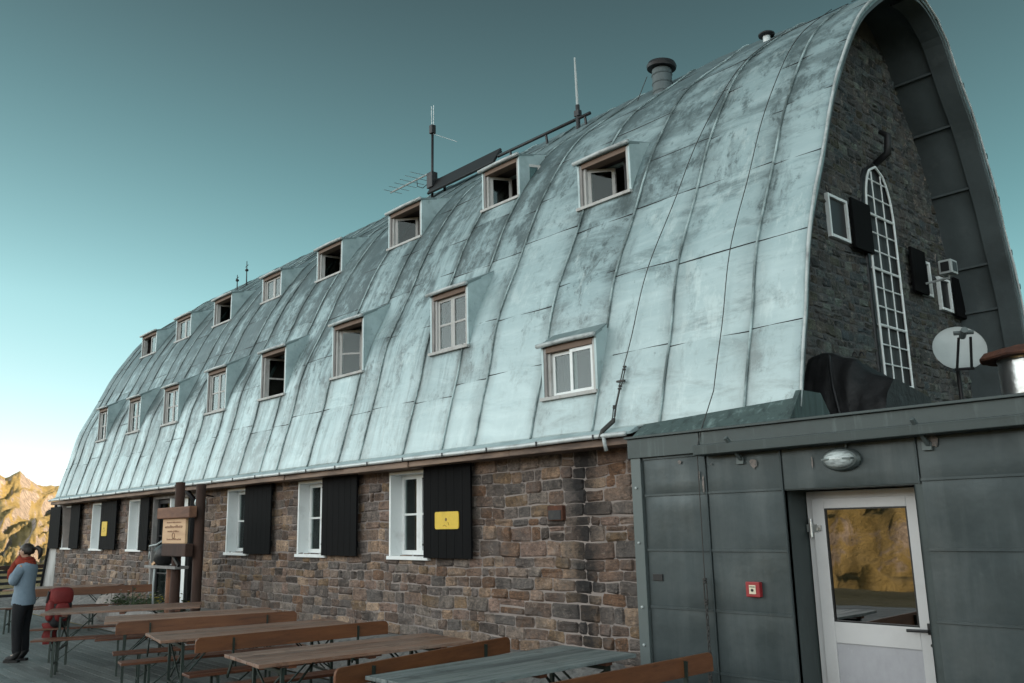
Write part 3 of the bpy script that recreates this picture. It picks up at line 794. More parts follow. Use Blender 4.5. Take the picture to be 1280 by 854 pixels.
def shutter(xa, xb, z0, z1, y=-.115):
    s = MB(); n = 6; wd = (xb - xa) / n
    for k in range(n): s.box(xa + k * wd + .002, xa + (k + 1) * wd - .002, y, y + .028, z0, z1)
    for z in (z0 + .12, z1 - .18): s.box(xa + .02, xb - .02, y + .028, y + .05, z, z + .09)
    sh = s.build('shutter', 'shutter', hut, bevel=.002)
    h = MB()
    for z in (z0 + .16, z1 - .14): h.tube([(xa - .005, y + .02, z - .04), (xa - .005, y + .02, z + .04)], .012, 6); h.box(xa - .06, xa, y + .03, y + .12, z - .012, z + .012)
    h.build('hinge', 'black_metal', sh)
for i, w in enumerate(WIN): ground_window(w, idx=i)
for w, wd in zip(WIN, (.95, .95, .95, .5, 1.05, .72)):
    shutter(w[1] + .0, w[1] + wd, w[2] + .0, w[3] + .02)
shutter(-25.72, -24.80, 1.44, 2.5)

# entrance with dark glazed leaf and pale leaf
def entrance():
    x0, x1, z0, z1 = DOORH
    f = MB()
    f.box(x0, x0 + .06, -.03, .3, z0, z1, 0); f.box(x1 - .06, x1, -.03, .3, z0, z1, 0); f.box(x0 + .06, x1 - .06, -.028, .3, z1 - .06, z1, 0)
    f.box(-17.74, -17.68, -.02, .3, z0, z1 - .06, 1)
    d = f.build('entrance', ['frame_old', 'white'], hut, bevel=.004)
    lf = MB(); sash(lf, x0 + .06, -17.74, .25, z1 - .06, .06, .09, .05, 2); lf.build('dark_leaf', 'black_metal', d, bevel=.004)
    pn = MB(); pn.box(x0 + .15, -17.83, .085, .091, .34, z1 - .15); pn.build('pane', 'glass', d)
    wl = MB(); wl.box(-17.68, -16.95, .10, .15, .25, z1 - .06); wl.box(-17.60, -17.03, .09, .10, .4, 1.25); wl.box(-17.60, -17.03, .09, .10, 1.4, z1 - .2)
    wl.build('pale_leaf', 'white', d, bevel=.004)
    bp = MB()
    for k in range(4): bp.box(-16.94 + k * .115, -16.83 + k * .115, .02, .05, .25, z1 - .06)
    bp.build('board_panel', 'shutter', d, bevel=.003)
    r = MB(); r.box(x0, x1, .31, 1.5, z0 - .2, z1 + .1); r.f.pop(2); r.m.pop(2); r.c.pop(2); r.build('hall', 'dark', d, recalc=False)
entrance()
# eaves: flashing, gutter, fascia
mb = MB()
mb.add([(XF, -.225, 2.735), (-5.45, -.225, 2.735), (-5.45, -.36, 2.668), (XF, -.36, 2.668), (XF, -.16, 2.70), (-5.45, -.16, 2.70), (-5.45, -.35, 2.645), (XF, -.35, 2.645)],
       [(0, 3, 2, 1), (4, 5, 6, 7), (3, 7, 6, 2), (0, 1, 5, 4), (1, 2, 6, 5), (0, 4, 7, 3)])
mb.build('eaves_flashing', 'cheek', hut)
mb = MB(); N = int((-5.5 - XF) / .5)
path = [(lerp(XF, -5.5, k / N), -.368 + .006 * noise.noise((k * .7, 0, 3)), 2.648 + .008 * noise.noise((k * .5, 4, 0))) for k in range(N + 1)]
mb.tube(path, .026, 10)
g = mb.build('gutter', 'gutter', hut, smooth=True)
mb = MB()
for k in range(24):
    x = -5.9 - k * .82
    mb.box(x - .008, x + .008, -.402, -.394, 2.62, 2.67)
mb.build('gutter_bracket', 'black_metal', g)
mb = MB(); rg = random.Random(2); x = XF
while x < -5.6:
    L = rg.uniform(1.2, 2.6); mb.box(x, min(x + L - .006, -5.5), -.33 + rg.uniform(-.012, .01), -.02, 2.55 + rg.uniform(-.01, .008), 2.625 + rg.uniform(-.006, .0)); x += L
mb.build('fascia_board', 'wood_fascia', hut, bevel=.006)
# downpipe beside the entrance and its end bracket near the annex
mb = MB(); mb.tube([(-16.3, -.30, 2.58), (-16.3, -.14, 2.40), (-16.3, -.13, .2)], .05, 10)
mb.build('downpipe', 'black_metal', hut, smooth=True)
mb = MB(); mb.tube([(-5.78, -.37, 2.65), (-5.77, -.37, 2.58), (-5.76, -.36, 2.50)], .02, 8)
mb.build('gutter_outlet', 'hood', g, smooth=True)
# pale battered corner pier at the far end
mb = MB(); mb.prism([(-25.40, 2.66), (-25.18, 2.66), (-25.30, -.2), (-26.70, -.2)], 1, -.03, .45)
mb.build('corner_pier', 'cladding', hut, bevel=.01)
mb = MB(); mb.tube([(-25.45, -.06, 2.55), (-25.75, -.07, 1.6), (-26.15, -.08, .4)], .035, 8); mb.build('pier_conduit', 'black_metal', hut, smooth=True)
# rust red stone and iron vent in the wall
mb = MB(); mb.box(-6.93, -6.70, -.055, .01, 1.84, 2.0); v_ = mb.build('wall_hatch', 'rust', hut, bevel=.006)
mb = MB(); mb.box(-6.91, -6.72, -.062, -.054, 1.85, 1.95); mb.build('hatch_cover', 'black_metal', v_)

# gable wall under the overhang
GW = [(2.12, 2.58, 4.9, 5.42), (4.50, 4.76, 4.6, 5.08), (5.0, 5.38, 4.48, 4.94)]
GX0, GX1, GZ0, GZ1 = 3.03, 3.76, 2.5, 6.06
def arch_hole(v): return None
mb = MB()
def glim(v): return (Yf(max(v, 2.72)) + .06, Yb(max(v, 2.75)) - .06)
gh = [*GW]
k = 0
zz = GZ0
while zz < GZ1 - .02:
    t = max(0, (zz - 5.45) / (GZ1 - 5.45)); hw = (GX1 - GX0) / 2 * math.sqrt(max(0, 1 - t * t)); c = (GX0 + GX1) / 2
    gh.append((c - hw, c + hw, zz, zz + .07)); zz += .07
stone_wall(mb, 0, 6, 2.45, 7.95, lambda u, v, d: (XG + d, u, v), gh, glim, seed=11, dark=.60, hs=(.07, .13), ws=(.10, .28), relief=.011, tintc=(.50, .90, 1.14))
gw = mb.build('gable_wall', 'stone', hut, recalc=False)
mb = MB()
mb.add([(XG, y * .985 + .045, dip(XG, z) - .03) for y, z in PF], [tuple(range(len(PF)))])
mb.build('gable_mortar', 'mortar_dark', gw, recalc=False)
def arched_window():
    c = (GX0 + GX1) / 2; hw = (GX1 - GX0) / 2
    def half(z): 
        t = max(0, (z - 5.35) / (GZ1 - 5.35)); return hw * math.sqrt(max(0.0, 1 - t ** 2.2))
    f = MB(); zs = [GZ0 + (GZ1 - GZ0) * k / 40 for k in range(41)]
    # dark rim in place of the opening's shadow gap, thicker on one side
    out = [(XG + .0, c - half(z) - .035, z) for z in zs] + [(XG + .0, c + half(z) + .045, z) for z in reversed(zs)]
    f.tube(out, [.03] * len(zs) + [.05] * len(zs), 8)
    w_ = f.build('arched_window', 'black_metal', hut, smooth=True)
    gl = MB(); pts = [(XG + .02, c - half(z), z) for z in zs] + [(XG + .02, c + half(z), z) for z in reversed(zs[:-1])]
    gl.add(pts, [tuple(range(len(pts)))]); gl.build('glazing', 'pane_dark' if 'pane_dark' in MAT else 'black', w_)
    b = MB()
    for s_ in (-1, 1):
        b.tube([(XG + .055, c + s_ * half(z) * .97, z) for z in zs], .015, 6)
    for t in (-1 / 3, 1 / 3):
        b.tube([(XG + .05, c + 2 * hw * t * .5, z) for z in zs if half(z) > abs(hw * t)], .009, 6)
    z = 2.62; k = 0
    while z < 5.95:
        h = half(z); b.tube([(XG + .052, c - h, z), (XG + .052, c + h, z)], .017 if k % 3 == 0 else .009, 6); z += .231; k += 1
    b.tube([(XG + .055, c - hw * .9, 3.25), (XG + .055, c - hw * .35, 3.25), (XG + .055, c - hw * .35, 2.75), (XG + .055, c - hw * .9, 2.75), (XG + .055, c - hw * .9, 3.25)], .02, 6)
    b.build('glazing_bars', 'white', w_)
    k = MB(); k.tube([(XG + .05, c + .02, 6.10), (XG + .22, c + .03, 6.2), (XG + .25, c + .02, 6.42), (XG + .16, c + .02, 6.50)], [.045, .05, .045, .03], 8)
    k.build('iron_finial', 'black_metal', w_, smooth=True)
arched_window()
def gable_window(g, side):
    y0, y1, z0, z1 = g
    f = MB(); t = .035
    f.box(XG - .15, XG + .045, y0, y0 + t, z0, z1); f.box(XG - .15, XG + .045, y1 - t, y1, z0, z1); f.box(XG - .15, XG + .043, y0 + t, y1 - t, z1 - t, z1); f.box(XG - .15, XG + .05, y0 + t, y1 - t, z0, z0 + t)
    w_ = f.build('gable_window', 'white', hut, bevel=.003)
    p = MB(); p.box(XG + .008, XG + .014, y0 + t, y1 - t, z0 + t, z1 - t); p.build('pane', 'black', w_)
    s = MB()
    if side > 0: s.box(XG + .06, XG + .095, y1 + .0, y1 + .46, z0 - .05, z1 + .04)
    else: s.box(XG + .06, XG + .095, y0 - .42, y0 - .0, z0 - .02, z1 + .08)
    s.build('shutter', 'shutter', w_, bevel=.003)
gable_window(GW[0], 1); gable_window(GW[1], -1); gable_window(GW[2], 1)

# ------------------------------------------------------------------ things on the roof
def top_front(y): return Zf(y)
# ridge rail with solar collector
zr = Zf(2.95)
mb = MB(); mb.bar((-11.05, 2.95, 8.22), (-12.95, 2.95, 8.20), .05, .05)
t = empty('solar_collector', (-12, 2.95, 8.1), 0, label='long dark solar collector panel lying along the roof ridge by the mast', cat='solar panel')
q = MB()
q.obox((-11.93, 2.90, 8.30), (.98, 0, .0), (0, .10, .165), (0, -.02, .012)); q.build('panel', 'black', t, bevel=.006)
q = MB()
for k in range(2): q.tube([(-12.9, 2.84 + .16 * k, 8.17 + .24 * k), (-10.95, 2.84 + .16 * k, 8.17 + .24 * k)], .022, 8)
for x in (-12.6, -11.3): q.bar((x, 2.98, 8.30), (x, 3.0, 7.95), .04, .04)
q.build('mounting_rail', 'black_metal', t)
t = empty('ridge_pipe', (-9.8, 2.9, 8.1), 0, label='thin dark pipe running along the ridge between the two aerial masts', cat='pipe')
q = MB(); q.tube([(-10.93, 2.9, 8.28), (-9.8, 2.9, 8.27), (-8.68, 2.9, 8.26)], .028, 8); q.build('pipe', 'black_metal', t, smooth=True)
q = MB()
for x in (-10.6, -9.7, -8.8): q.bar((x, 2.9, 8.27), (x, 2.95, 7.98), .03, .03)
q.build('support', 'black_metal', t)
t = empty('aerial_mast', (-12.9, 2.9, 8.1), 0, label='aerial mast with two thin whips and a clamp, left of the solar collector', cat='antenna')
q = MB(); q.tube([(-12.89, 2.9, 7.95), (-12.87, 2.9, 9.47)], .026, 8); q.build('mast', 'black_metal', t, smooth=True)
q = MB(); q.box(-12.92, -12.82, 2.85, 2.95, 9.42, 9.60); q.box(-12.98, -12.80, 2.83, 2.97, 8.28, 8.60); q.build('clamp', 'black_metal', t, bevel=.01)
q = MB(); q.tube([(-12.89, 2.9, 9.5), (-12.9, 2.9, 10.02)], .008, 5); q.tube([(-12.83, 2.9, 9.5), (-12.83, 2.9, 10.02)], .008, 5); q.tube([(-12.83, 2.9, 9.4), (-12.1, 2.9, 8.98)], .005, 5)
q.build('whip', 'gutter', t)
t = empty('yagi_antenna', (-13, 2.9, 8.5), 0, label='small pale yagi television antenna clamped low beside the left mast', cat='antenna')
q = MB(); A, B = Vector((-12.95, 2.9, 8.62)), Vector((-14.1, 2.75, 8.52)); q.tube([A, B], .018, 6); q.build('boom', 'dish', t)
q = MB()
for k, L in enumerate((.30, .27, .24, .22, .20, .18)):
    p = A.lerp(B, .12 + k * .165); q.tube([p + Vector((-L * .35, -L * 1.0, .10 * L)), p + Vector((L * .35, L * 1.0, -.1 * L))], .006, 5)
q.build('element', 'steel', t)
q = MB(); p0 = A.lerp(B, .33); q.tube([p0, p0 + Vector((.02, 0, -.15)), p0 + Vector((.2, 0, -.24)), p0 + Vector((.38, 0, -.2))], .008, 5); q.build('cable', 'black', t)
t = empty('whip_aerial', (-8.95, 2.9, 8.0), 0, label="thick white whip aerial on a dark stub at the right end of the ridge pipe", cat='antenna')
q = MB(); q.tube([(-8.95, 2.9, 7.95), (-8.95, 2.9, 8.5)], .035, 8); q.build('stub', 'black_metal', t)
q = MB(); q.tube([(-8.95, 2.9, 8.5), (-8.96, 2.9, 9.0), (-8.97, 2.9, 9.36)], [.022, .02, .014], 8); q.build('whip', 'dish', t)
q = MB(); q.box(-9.0, -8.9, 2.86, 2.94, 8.3, 8.4); q.build('clamp', 'black_metal', t)
t = empty('vent_pipe', (-7.24, 2.9, 8.0), 0, label='stout round vent pipe with dark rain cap on the ridge behind the roof', cat='chimney')
q = MB(); q.lathe([(.15, 0), (.145, .5), (.15, .5)], (-7.24, 2.92, 7.9), 24)
for z in (8.02, 8.16, 8.30): q.lathe([(.15, 0), (.157, .012), (.15, .024)], (-7.24, 2.92, z), 24)
q.build('pipe', 'soffit', t, smooth='angle')
q = MB(); Mt = Matrix.Rotation(R(6), 3, 'Y'); q.lathe([(.215, 0), (.225, .04), (.20, .09), (.10, .13), (.02, .15)], (-7.24, 2.92, 8.42), 24, Mt); q.build('rain_cap', 'black_metal', t, smooth='angle')
q = MB(); q.tube([(-7.5, 2.9, 8.4), (-7.75, 2.9, 8.02)], .006, 5); q.build('stay_wire', 'wire', t)
t = empty('small_vent', (-5.47, 2.92, 8.0), 0, label='low mushroom vent with a dark cap near the gable end of the ridge', cat='vent')
q = MB(); q.lathe([(.05, 0), (.05, .22)], (-5.5, 2.95, 7.95), 14); q.build('stem', 'gutter', t)
q = MB(); q.lathe([(.05, 0), (.105, .01), (.11, .03), (.08, .05), (.02, .06)], (-5.5, 2.95, 8.165), 20); q.build('cap', 'black_metal', t, smooth=True)
for nm, x, zt_, lb in (('lightning_rod', -20.95, 8.75, 'taller of two thin lightning rods on the far end of the ridge'), ('lightning_rod', -21.5, 8.5, 'shorter of two thin lightning rods on the far end of the ridge')):
    t = empty(nm, (x, 2.9, 8.0), 0, label=lb, cat='lightning rod', group='lightning rods on the ridge')
    q = MB(); q.tube([(x, 2.9, 7.95), (x - .03, 2.9, zt_)], [.02, .01], 6); q.build('rod', 'black_metal', t)
    q = MB(); q.lathe([(.02, 0), (.045, .02), (.045, .05), (.02, .07)], (x - .02, 2.9, lerp(8.0, zt_, .62)), 10); q.tube([(x - .1, 2.9, lerp(8, zt_, .8)), (x + .06, 2.9, lerp(8, zt_, .84))], .008, 5); q.build('insulator', 'black_metal', t)
# storm cables over the roof
def turnbuckle(mb, a, b):
    a, b = Vector(a), Vector(b); d = b - a
    for s_ in (-.014, .014):
        o = Vector((s_, 0, 0)); mb.tube([a + d * .15 + o, a + d * .85 + o], .006, 6)
    for t_ in (0, .12, .88, 1): mb.lathe([(.008, -.012), (.02, -.008), (.02, .008), (.008, .012)], a + d * t_, 8)
def roofpath(xa, xb, za, zb_, n=40, off=.045):
    P = []
    for k in range(n + 1):
        z = lerp(za, zb_, k / n); P.append((lerp(xa, xb, k / n), Yf(z) - off, z + off * .3))
    return P
t = empty('storm_cable', (-5.6, -.2, 2.8), 0, label='taut steel storm cable over the roof ending in a turnbuckle above the gutter end', cat='cable', group='storm cables over the roof')
q = MB(); q.tube(roofpath(-5.05, -5.70, 7.9, 3.35), .0048, 6); q.build('cable', 'wire', t)
q = MB(); turnbuckle(q, (-5.69, Yf(3.36) - .045, 3.36), (-5.71, Yf(3.13) - .05, 3.13))
q.tube([(-5.71, Yf(3.13) - .05, 3.13), (-5.73, Yf(2.95) - .05, 2.95), (-5.73, -.25, 2.84)], .010, 6); turnbuckle(q, (-5.73, -.24, 2.95), (-5.74, -.26, 2.80)); q.tube([(-5.74, -.26, 2.80), (-5.80, -.36, 2.70), (-5.82, -.38, 2.62)], .024, 8)
q.box(-5.76, -5.66, Yf(3.2) - .06, Yf(3.2) - .03, 3.2, 3.22); q.build('turnbuckle', 'wire', t)
t = empty('storm_cable', (-4.55, -.45, .2), 0, label='long steel storm cable over the roof and down the annex wall ending in a chain', cat='cable', group='storm cables over the roof')
q = MB(); q.tube(roofpath(-4.42, -4.56, 7.9, 2.95) + [(-4.57, -.43, 2.60), (-4.60, -.475, 2.44), (-4.61, -.47, 1.32)], .0048, 6); q.build('cable', 'wire', t)
q = MB(); turnbuckle(q, (-4.61, -.47, 1.32), (-4.61, -.47, 1.12))
for k in range(9):
    z = 1.09 - k * .042; rr = .022
    o = (.0, 1) if k % 2 else (1, 0)
    q.tube([(-4.61 + rr * .55 * cos(a) * o[0], -.47 + rr * .55 * cos(a) * o[1], z + rr * 1.15 * sin(a)) for a in [i * pi / 5 for i in range(11)]], .0055, 5, cap=False)
turnbuckle(q, (-4.61, -.47, .72), (-4.62, -.47, .50)); q.tube([(-4.62, -.47, .5), (-4.63, -.48, .12)], .02, 8); q.build('chain', 'wire', t)

# ------------------------------------------------------------------ annex
AY = -.4
annex = empty('metal_annex', (-2, 0, 0), 0, label='low flat roofed annex clad in dark grey green sheet metal at the gable end', cat='annex')
ax0, ax1 = -5.40, 2.2
b = MB()
# front wall backing with the door recess left open
b.box(ax0 + .02, -3.83, AY + .012, AY + .05, .05, 2.58); b.box(-2.78, ax1, AY + .012, AY + .05, .05, 2.58); b.box(-3.83, -2.78, AY + .012, AY + .05, 2.035, 2.58)
b.quad((ax1, AY + .012, 0), (ax1, 6.2, 0), (ax1, 6.2, 2.58), (ax1, AY + .012, 2.58)); b.quad((ax0, AY + .05, .05), (ax0, .0, .05), (ax0, .0, 2.58), (ax0, AY + .05, 2.58))
wl = b.build('wall', 'panel_trim', annex)
# lapped sheets
cells = []
zc = [.10, .555, 1.06, 1.56, 2.05, 2.385]
for (xa, xb) in ((-5.27, -4.575), (-4.565, -3.835)):
    for k in range(5): cells.append((xa, xb, zc[k], zc[k + 1]))
cells.append((-3.825, -2.735, 2.04, 2.385))
zr_ = [.10, .60, 1.09, 1.58, 2.07, 2.40]
for (xa, xb) in ((-2.725, -.9), (-.89, .65), (.66, 2.15)):
    for k in range(5): cells.append((xa, xb, zr_[k], zr_[k + 1]))
rgp = random.Random(4)
pm = MB()
for (xa, xb, za, zb_) in cells:
    nu, nv = 8, 6; V = []
    for j in range(nv + 1):
        for i in range(nu + 1):
            u, v = i / nu, j / nv
            edge = i in (0, nu) or j in (0, nv)
            dpt = 0 if edge else .005 + .010 * noise.noise((lerp(xa, xb, u) * 2.1, lerp(za, zb_, v) * 2.3, 3))
            V.append((lerp(xa + .004, xb - .004, u), AY - dpt, lerp(za + .004, zb_ - .004, v)))
    pm.add(V, [(j * (nu + 1) + i, j * (nu + 1) + i + 1, (j + 1) * (nu + 1) + i + 1, (j + 1) * (nu + 1) + i) for j in range(nv) for i in range(nu)])
    # lower lap lip and vertical standing fold on the right
    pm.box(xa + .003, xb - .003, AY - .014, AY + .002, zb_ - .012, zb_ + .006)
    pm.tube([(xb, AY - .006, za), (xb, AY - .006, zb_)], .007, 6)
pm.build('cladding_sheets', 'panel', annex, smooth='angle', recalc=False)
b = MB(); b.box(-5.40, -5.285, AY - .03, AY + .02, .03, 2.40); tr = b.build('corner_post', 'trim_light', annex, bevel=.004)
s = MB()
for z in (.72, 1.05, 1.62, 2.12): s.lathe([(.012, 0), (.012, .012), (.004, .016)], (-5.345, AY - .03, z), 10, Matrix.Rotation(R(90), 3, 'X'))
s.build('screw', 'dish', tr)
b = MB(); b.box(-5.42, -4.60, AY - .045, AY + .02, 2.395, 2.575); b.box(-4.595, ax1, AY - .04, AY + .02, 2.455, 2.577)
b.box(-5.44, ax1, AY - .07, AY + .2, 2.578, 2.60)
b.build('fascia', 'panel_trim', annex, bevel=.004)
b = MB(); b.add([(-4.58, AY - .04, 2.465), (ax1, AY - .04, 2.465), (ax1, AY - .17, 2.45), (-4.58, AY - .17, 2.45), (-4.58, AY - .02, 2.36), (ax1, AY - .02, 2.40), (ax1, AY - .165, 2.40), (-4.58, AY - .165, 2.365)],
                 [(0, 3, 2, 1), (4, 5, 6, 7), (3, 7, 6, 2), (0, 1, 5, 4), (0, 4, 7, 3), (1, 2, 6, 5)]); b.build('box_gutter', 'panel_trim', annex, bevel=.006)
for x in (-4.22, -2.66):
    b = MB(); b.bar((x, AY - .19, 2.49), (x + .03, AY - .03, 2.31), .03, .03, (1, 0, 0)); b.box(x - .02, x + .05, AY - .03, AY - .002, 2.27, 2.33)
    b.build('gutter_bracket', 'trim_light', annex, bevel=.003)
b = MB()
b.box(ax0, XN, AY + .02, 6.1, 2.45, 2.594); b.box(XN, ax1, AY + .02, 6.1, 2.45, 2.594); b.build('roof_deck', 'panel_trim', annex)
# streaked upstand between annex roof and copper arch
b = MB()
n = 16
for k in range(n):
    x0_, x1_ = lerp(-5.36, -3.74, k / n), lerp(-5.36, -3.74, (k + 1) / n)
    y0_, z0_ = AY - .03, 2.605; f_ = lambda x: Yf(2.93) - .02 + .0 * x
    za, zb_ = lerp(2.73, 2.80, k / n), lerp(2.73, 2.80, (k + 1) / n)
    b.quad((x0_, y0_, z0_), (x1_, y0_, z0_), (x1_, Yf(zb_) - .02, zb_), (x0_, Yf(za) - .02, za))
b.prism([(AY - .03, 2.604), (Yf(2.86) - .03, 2.86), (Yf(2.86) + .3, 2.86), (Yf(2.86) + .5, 2.604)], 0, XN - .02, XN + .025)
b.build('upstand_flashing', 'flash', annex, recalc=False)
b = MB(); b.box(-5.22, -5.11, AY - .014, AY + .01, 1.285, 1.345); b.build('vent_slot', 'black', annex, bevel=.003)
rgs = random.Random(8)
for (x, z, sx_, sz_) in ((-4.08, 2.27, .05, .045), (-2.60, 2.33, .05, .04), (-4.64, 2.20, .012, .05), (-4.60, 2.12, .012, .10), (-4.84, 2.33, .02, .018), (-3.55, 2.24, .008, .06), (-4.5, 2.29, .01, .01)):
    pts = [(x + sx_ * cos(a_) * rgs.uniform(.6, 1.2), AY - .0165, z + sz_ * sin(a_) * rgs.uniform(.6, 1.2)) for a_ in [k_ * pi / 6 for k_ in range(12)]]
    b = MB(); b.add(pts, [tuple(range(12))]); b.build('paint_scar', 'scar', annex, recalc=False)
# recess and door
DY = -.08
b = MB(); b.quad((-3.83, AY, .02), (-3.83, DY + .06, .02), (-3.83, DY + .06, 2.035), (-3.83, AY, 2.035)); b.quad((-2.78, AY, .02), (-2.78, DY + .06, .02), (-2.78, DY + .06, 2.035), (-2.78, AY, 2.035)); b.quad((-3.83, AY, 2.035), (-2.78, AY, 2.035), (-2.78, DY + .06, 2.035), (-3.83, DY + .06, 2.035))
b.quad((-3.83, AY, .02), (-2.78, AY, .02), (-2.78, DY + .06, .02), (-3.83, DY + .06, .02))
b.build('door_recess', 'panel_trim', annex, recalc=False)
b = MB()
L_, R_, T_ = -3.82, -2.795, 1.985
b.box(L_, L_ + .07, DY, DY + .06, .02, T_ + .04); b.box(R_ - .07, R_, DY, DY + .06, .02, T_ + .04); b.box(L_ + .07, R_ - .07, DY, DY + .06, T_ - .04, T_ + .04)
df = b.build('door', 'door', annex, bevel=.004)
lx0, lx1, lz0, lz1 = L_ + .055, R_ - .055, .03, T_ - .02
gx0, gx1, gz0, gz1 = -3.66, -2.985, 1.0, 1.885
b = MB(); y0_, y1_ = DY - .02, DY + .03
b.box(lx0, gx0, y0_, y1_, lz0, lz1); b.box(gx1, lx1, y0_, y1_, lz0, lz1); b.box(gx0, gx1, y0_ + .001, y1_, gz1, lz1); b.box(gx0, gx1, y0_ + .001, y1_, .84, gz0); b.box(gx0, gx1, y0_ + .001, y1_, lz0, .16)
b.build('leaf', 'door', df, bevel=.004)
b = MB(); b.box(gx0, gx1, DY - .006, DY + .01, .16, .84); b.box(gx0, gx1, y0_ + .012, y0_ + .02, .832, .84); b.build('kick_panel', 'door_panel', df)
b = MB(); b.box(gx0, gx1, DY - .004, DY + .004, gz0, gz1); b.build('pane', 'mirror', df)
b = MB()
for (xa, xb, za, zb_) in ((gx0, gx1, gz1 - .012, gz1), (gx0, gx1, gz0, gz0 + .012), (gx0, gx0 + .012, gz0 + .012, gz1 - .012), (gx1 - .012, gx1, gz0 + .012, gz1 - .012)): b.box(xa, xb, y0_ + .004, y0_ + .018, za, zb_)
b.build('glazing_bead', 'black', df)
b = MB(); b.box(-2.925, -2.885, y0_ - .012, y0_ + .002, .955, 1.035); b.tube([(-2.905, y0_ - .01, .985), (-2.905, y0_ - .05, .985), (-3.06, y0_ - .055, .98)], .012, 8); b.lathe([(.012, 0), (.012, .01)], (-2.905, y0_, .88), 10, Matrix.Rotation(R(90), 3, 'X'))
b.build('handle', 'black', df, bevel=.002)
for z in (1.73, .35):
    b = MB(); b.tube([(L_ + .04, DY - .03, z - .075), (L_ + .04, DY - .03, z + .075)], .016, 8); b.box(L_ + .0, L_ + .10, DY - .032, DY - .018, z - .03, z + .03); b.box(L_ + .09, L_ + .13, DY - .045, DY - .02, z - .02, z + .02); b.build('hinge', 'steel', df, bevel=.002)
# bulkhead lamp and alarm
t = empty('bulkhead_lamp', (-3.30, AY, 2.25), 0, label='oval bulkhead wall lamp with ribbed glass above the annex door', cat='lamp')
Ry = Matrix.Rotation(R(90), 3, 'X')
Sc = Matrix.Diagonal((1.0, 1.0, .62))
q = MB(); q.lathe([(.155, 0), (.155, .03), (.135, .055), (.115, .06)], (0, 0, 0), 32, Ry); q.v = [(-3.30 + v[0], AY + v[1], 2.25 + v[2] * .58) for v in q.v]; q.build('housing', 'trim_light', t, smooth='angle')
q = MB(); q.lathe([(.122, .045), (.118, .08), (.09, .105), (.04, .118), (.005, .12)], (0, 0, 0), 32, Ry); q.v = [(-3.30 + v[0], AY + v[1], 2.25 + v[2] * .55) for v in q.v]; q.build('lens', 'lampglass', t, smooth=True)
q = MB(); q.box(-3.42, -3.18, AY - .115, AY - .06, 2.244, 2.258); q.tube([(-3.26, AY - .02, 2.335), (-3.25, AY - .02, 2.38)], .01, 6); q.build('guard_bar', 'trim_light', t)
t = empty('fire_alarm_box', (-4.16, AY, 1.25), 0, label='small red fire alarm call box with cream label on the annex wall', cat='alarm box')
q = MB(); q.box(-4.225, -4.095, AY - .05, AY - .004, 1.19, 1.31); q.build('case', 'red', t, bevel=.006)
q = MB(); q.box(-4.19, -4.13, AY - .054, AY - .049, 1.215, 1.285); q.build('label_plate', 'cream', t)
q = MB(); q.lathe([(.012, 0), (.012, .006), (.002, .008)], (-4.16, AY - .054, 1.245), 12, Ry); q.box(-4.185, -4.135, AY - .0565, AY - .0535, 1.268, 1.274); q.build('button', 'black', t)

# ------------------------------------------------------------------ things on the annex roof
RZ = 2.597
def tarp_heap():
    # covered stack leaning against the gable
    V = []; nx_, ny_ = 60, 24
    mb = MB()
    ridge = [(-4.40, 3.36), (-4.22, 3.42), (-4.05, 3.40), (-3.9, 3.33), (-3.72, 3.30), (-3.58, 3.18), (-3.42, 3.11), (-3.22, 3.06)]
    rx = [r[0] for r in ridge]; rz = [r[1] for r in ridge]
    for j in range(ny_ + 1):
        for i in range(nx_ + 1):
            x = lerp(-4.27, -3.45, i / nx_); top = interp(lerp(-4.42, -3.20, i / nx_), rx, rz) - .03 + .03 * noise.noise((x * 7, 0, 0))
            t_ = j / ny_
            # front drape -> top -> back drop
            if t_ < .6: y = lerp(.72, 1.05, (t_ / .6) ** 2); z = lerp(RZ + .02, top, min(1, t_ / .55))
            else: y = lerp(1.05, 1.75, (t_ - .6) / .4); z = lerp(top, top - .12, (t_ - .6) / .4)
            y += (.05 * noise.noise((x * 5.0, z * 1.2, 3)) + .03 * abs(noise.noise((x * 11.0 + z * 2, z * 2.2, 6)))) * (1 - t_); z += .02 * noise.noise((x * 9, y * 9, 4))
            V.append((x, y, z))
    mb.add(V, [(j * (nx_ + 1) + i, j * (nx_ + 1) + i + 1, (j + 1) * (nx_ + 1) + i + 1, (j + 1) * (nx_ + 1) + i) for j in range(ny_) for i in range(nx_)])
    # closed ends
    for i in (0, nx_):
        e = [V[j * (nx_ + 1) + i] for j in range(ny_ + 1)] + [(V[i][0], 1.75, RZ + .02)]
        mb.add(e, [tuple(range(len(e)))])
    t = empty('covered_stack', (-3.8, 1.2, RZ), 0, label='tall heap under a black tarpaulin on the annex roof against the gable', cat='tarpaulin')
    mb.build('tarpaulin', 'tarp', t, smooth=True)
    q = MB()
    for x in (-3.80, -3.73):
        z = interp(x - .05, rx, rz) - .04; q.tube([(x + .02 * cos(a), 1.0 + .01, z + .02 + .035 * sin(a)) for a in [k * pi / 6 for k in range(7)]], .009, 6)
    q.tube([(-4.0, .9, 3.32), (-3.92, .76, 3.0), (-3.82, .68, 2.62)], .012, 6)
    q.build('strap', 'black_metal', t)
tarp_heap()
